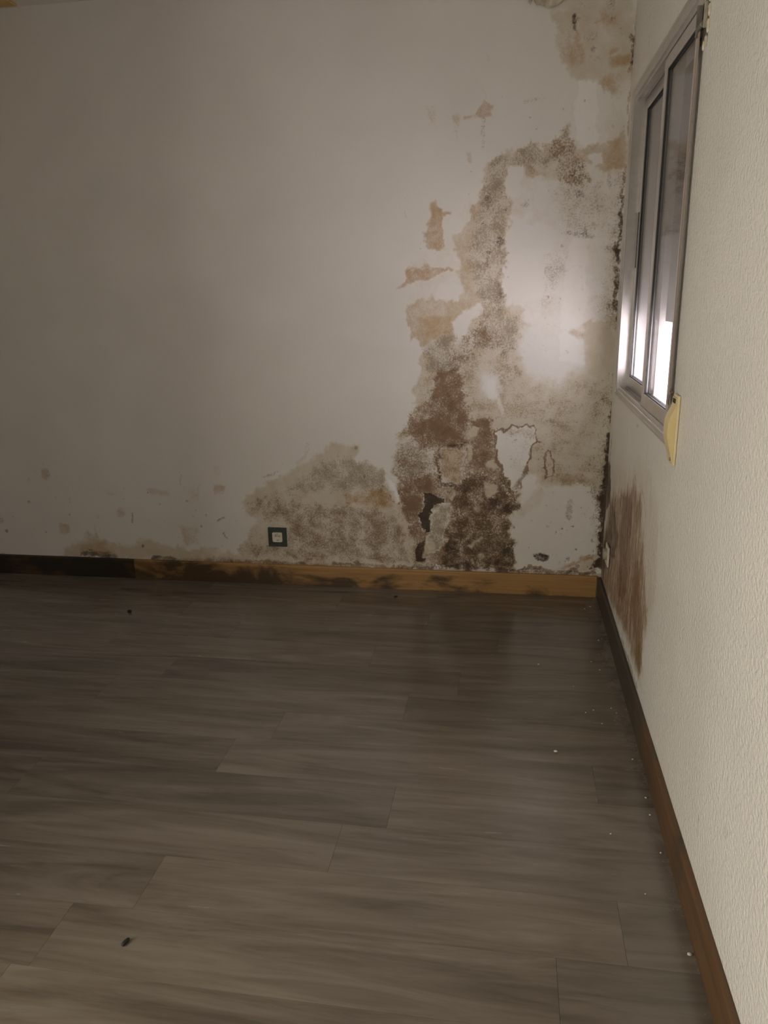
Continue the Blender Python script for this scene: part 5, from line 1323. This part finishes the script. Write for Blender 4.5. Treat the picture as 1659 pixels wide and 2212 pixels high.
# ------------------------------------------------------------------ sockets
def socket(face, loc, label):
    """face 'back': looks along -y; built at the wall point loc"""
    t = tag(empty('wall_socket', loc), label, 'socket')
    return t
sk = socket('back', (-1.674, 0, 0.266), 'pale round socket in a dark green square plate low on the mouldy wall')
cx, cz = -1.674, 0.266
mb = MB()
def ring_plate(mb, hw, hh, hi, y0, y1, c):
    mb.box(cx - hw, cx - hi, y0, y1, cz - hh, cz + hh, c); mb.box(cx + hi, cx + hw, y0, y1, cz - hh, cz + hh, c)
    mb.box(cx - hi, cx + hi, y0, y1, cz - hh, cz - hi, c); mb.box(cx - hi, cx + hi, y0, y1, cz + hi, cz + hh, c); return mb
dpart(ring_plate(MB(), 0.0505, 0.0525, 0.0275, -0.009, -0.0005, 0.0012), 'cover_plate', MAT_PLATE, sk)
dpart(ring_plate(MB(), 0.0440, 0.0455, 0.0375, -0.0105, -0.0085, 0.0006), 'plate_ridge', MAT_PLATE, sk)
# insert: a square with a round well
ins = MB(); N = 32; R0 = 0.0195; hw = 0.0268
sq = []
for i in range(N):
    a = 2 * math.pi * (i + .5) / N; c, s = math.cos(a), math.sin(a); k = hw / max(abs(c), abs(s)); sq.append((c * k, s * k))
vs_ = []
for (p, q) in sq: vs_.append((cx + p, -0.0005, cz + q))
for (p, q) in sq: vs_.append((cx + p, -0.0115, cz + q))
for i in range(N):
    a = 2 * math.pi * (i + .5) / N; vs_.append((cx + R0 * math.cos(a), -0.0115, cz + R0 * math.sin(a)))
for i in range(N):
    a = 2 * math.pi * (i + .5) / N; vs_.append((cx + R0 * .96 * math.cos(a), -0.0035, cz + R0 * .96 * math.sin(a)))
fs_ = []
for k in range(3):
    for i in range(N):
        j = (i + 1) % N; fs_.append((k * N + i, k * N + j, (k + 1) * N + j, (k + 1) * N + i))
fs_.append(tuple(range(3 * N, 4 * N)))
insert = dpart(ins.add(vs_, fs_), 'socket_insert', MAT_SOCKET, sk)
def spart(mb, nm, mat, par):
    o = mb.build(nm, mat); o.parent = par; return o   # sub-part: its part sits at the world origin
for dx in (-0.0095, 0.0095):
    spart(MB().lathe([(0.0026, -0.0042), (0.0026, -0.0030)], (cx + dx, 0, cz + 0.004), 1, 14), 'pin_hole', MAT_HOLE, insert)
dpart(MB().lathe([(0.0022, -0.0050), (0.0026, -0.0030)], (cx, 0, cz + 0.004), 1, 12), 'screw', MAT_DARKMETAL, sk)
for dz in (-0.0175, 0.0175):
    spart(MB().box(cx - .003, cx + .003, -0.0105, -0.0032, cz + dz - .0013, cz + dz + .0013, .0004), 'earth_clip', MAT_DARKMETAL, insert)

sk2 = tag(empty('wall_socket', (0, -0.215, 0.30)), 'white socket seen edge-on low on the window wall beside the wet corner', 'socket')
dpart(MB().box(-0.009, -0.0006, -0.262, -0.172, 0.252, 0.346, .002), 'cover_plate', MAT_SOCKET, sk2)
insert2 = dpart(MB().lathe([(0.027, -0.009), (0.027, -0.020), (0.0245, -0.024), (0.0195, -0.0245), (0.0190, -0.014), (0.0005, -0.014)], (0, -0.215, 0.302), 0, 28), 'socket_insert', MAT_DIRTY, sk2)
spart(MB().lathe([(0.0026, -0.0155), (0.0026, -0.0138)], (0, -0.2245, 0.302), 0, 12), 'pin_hole', MAT_HOLE, insert2)
spart(MB().lathe([(0.0026, -0.0155), (0.0026, -0.0138)], (0, -0.2055, 0.302), 0, 12), 'pin_hole', MAT_HOLE, insert2)

# ------------------------------------------------------------------ peeling paint at the top of the wall
def flake(outline, lift, seed):
    """a curled sheet: outline in wall x-z, hinged at its top edge, lower edge lifted off the wall"""
    rr = random.Random(seed); zt = max(q[1] for q in outline); zb = min(q[1] for q in outline)
    n = 14; m = 10; vs = []; fs = []
    xs0 = min(q[0] for q in outline); xs1 = max(q[0] for q in outline)
    for i in range(n + 1):
        x = xs0 + (xs1 - xs0) * i / n
        zlow = np.interp(x, [q[0] for q in outline], [q[1] for q in outline])
        for j in range(m + 1):
            t = j / m; z = zt + (zlow - zt) * t
            vs.append((x, -0.002 - lift * t * t * (0.8 + 0.2 * math.sin(i * 1.7)), z))
    k = len(vs)
    vs += [(x, y - 0.0014, z) for x, y, z in vs]
    for i in range(n):
        for j in range(m):
            a = i * (m + 1) + j; b = a + m + 1
            fs += [(a, b, b + 1, a + 1), (k + a, k + a + 1, k + b + 1, k + b)]
    for i in range(n):
        a = i * (m + 1) + m; b = a + m + 1; fs.append((a, b, k + b, k + a))
        a = i * (m + 1); b = a + m + 1; fs.append((a, k + a, k + b, b))
    for j in range(m):
        a = j; fs.append((a, a + 1, k + a + 1, k + a)); a = n * (m + 1) + j; fs.append((a, k + a, k + a + 1, a + 1))
    return MB().add(vs, fs)
for i, (ol, lift) in enumerate((FLAKE_A, FLAKE_B)):
    put(flake(ol, lift, i).build('paint_flake', MAT_PAINT), wall_back)

# ------------------------------------------------------------------ bits on the floor
def pellet(x, y, rot, ln, r, label):
    prof = [(r * .35, -ln / 2), (r * .85, -ln * .42), (r, -ln * .2), (r * .95, ln * .15), (r * .8, ln * .38), (r * .3, ln / 2)]
    o = MB().lathe(prof, (0, 0, 0), 0, 10).build('pellet', MAT_PELLET, smooth=True)
    o.location = (x, y, r + 0.0002); o.rotation_euler = (0, 0, rot)
    return tag(o, label, 'debris', 'dark pellets dropped on the floor')
pellet(-1.36, -2.353, math.radians(72), 0.024, 0.0052, 'black oblong pellet lying alone on the open floorboards')
pellet(-2.313, -0.465, math.radians(10), 0.020, 0.0075, 'short black pellet near the dark length of skirting board')
pellet(-1.026, -0.122, math.radians(35), 0.020, 0.0042, 'thin dark scrap just in front of the pine skirting board')
LONE = [(-0.293, -1.409, .0052, 'largest white plaster crumb, lying alone clear of the window wall'), (-0.030, -2.199, .0045, 'white plaster crumb against the clean brown end of the side skirting')]
for i, (x, y, r, lab) in enumerate(LONE):
    o = lump((0, 0, 0), r, 50 + i, (1.2, 1, .7)).build('plaster_crumb', MAT_CRUMB); o.location = (x, y, r * .72 + .0003); tag(o, lab, 'debris')
CR = [(-0.112, -0.73), (-0.085, -0.80), (-0.171, -1.142), (-0.141, -1.122), (-0.075, -1.10), (-0.06, -1.13), (-0.045, -0.50), (-0.06, -0.52), (-0.12, -1.21), (-0.20, -0.95), (-0.33, -0.78), (-0.045, -1.42), (-0.035, -1.62), (-0.036, -1.70), (-0.034, -1.86), (-0.10, -2.02), (-0.16, -1.80), (-0.06, -0.14), (-0.09, -0.17)]
for i, (x, y) in enumerate(CR):
    r = rngp.uniform(0.0018, 0.0032)
    o = lump((0, 0, 0), r, 80 + i, (1.2, 1, .7), 7, 4).build('plaster_crumb', MAT_CRUMB); o.location = (x, y, r * .72 + .0003)
    if y > -0.3: lab, grp = 'tiny white plaster crumb in the wet corner where the two skirtings meet', 'plaster crumbs in the corner'
    elif x > -0.065: lab, grp = 'tiny white plaster crumb lying tight against the foot of the side skirting', 'plaster crumbs along the side skirting'
    else: lab, grp = 'tiny white plaster crumb out on the floorboards, a hand from the side skirting', 'plaster crumbs on the open boards'
    tag(o, lab, 'debris', grp)
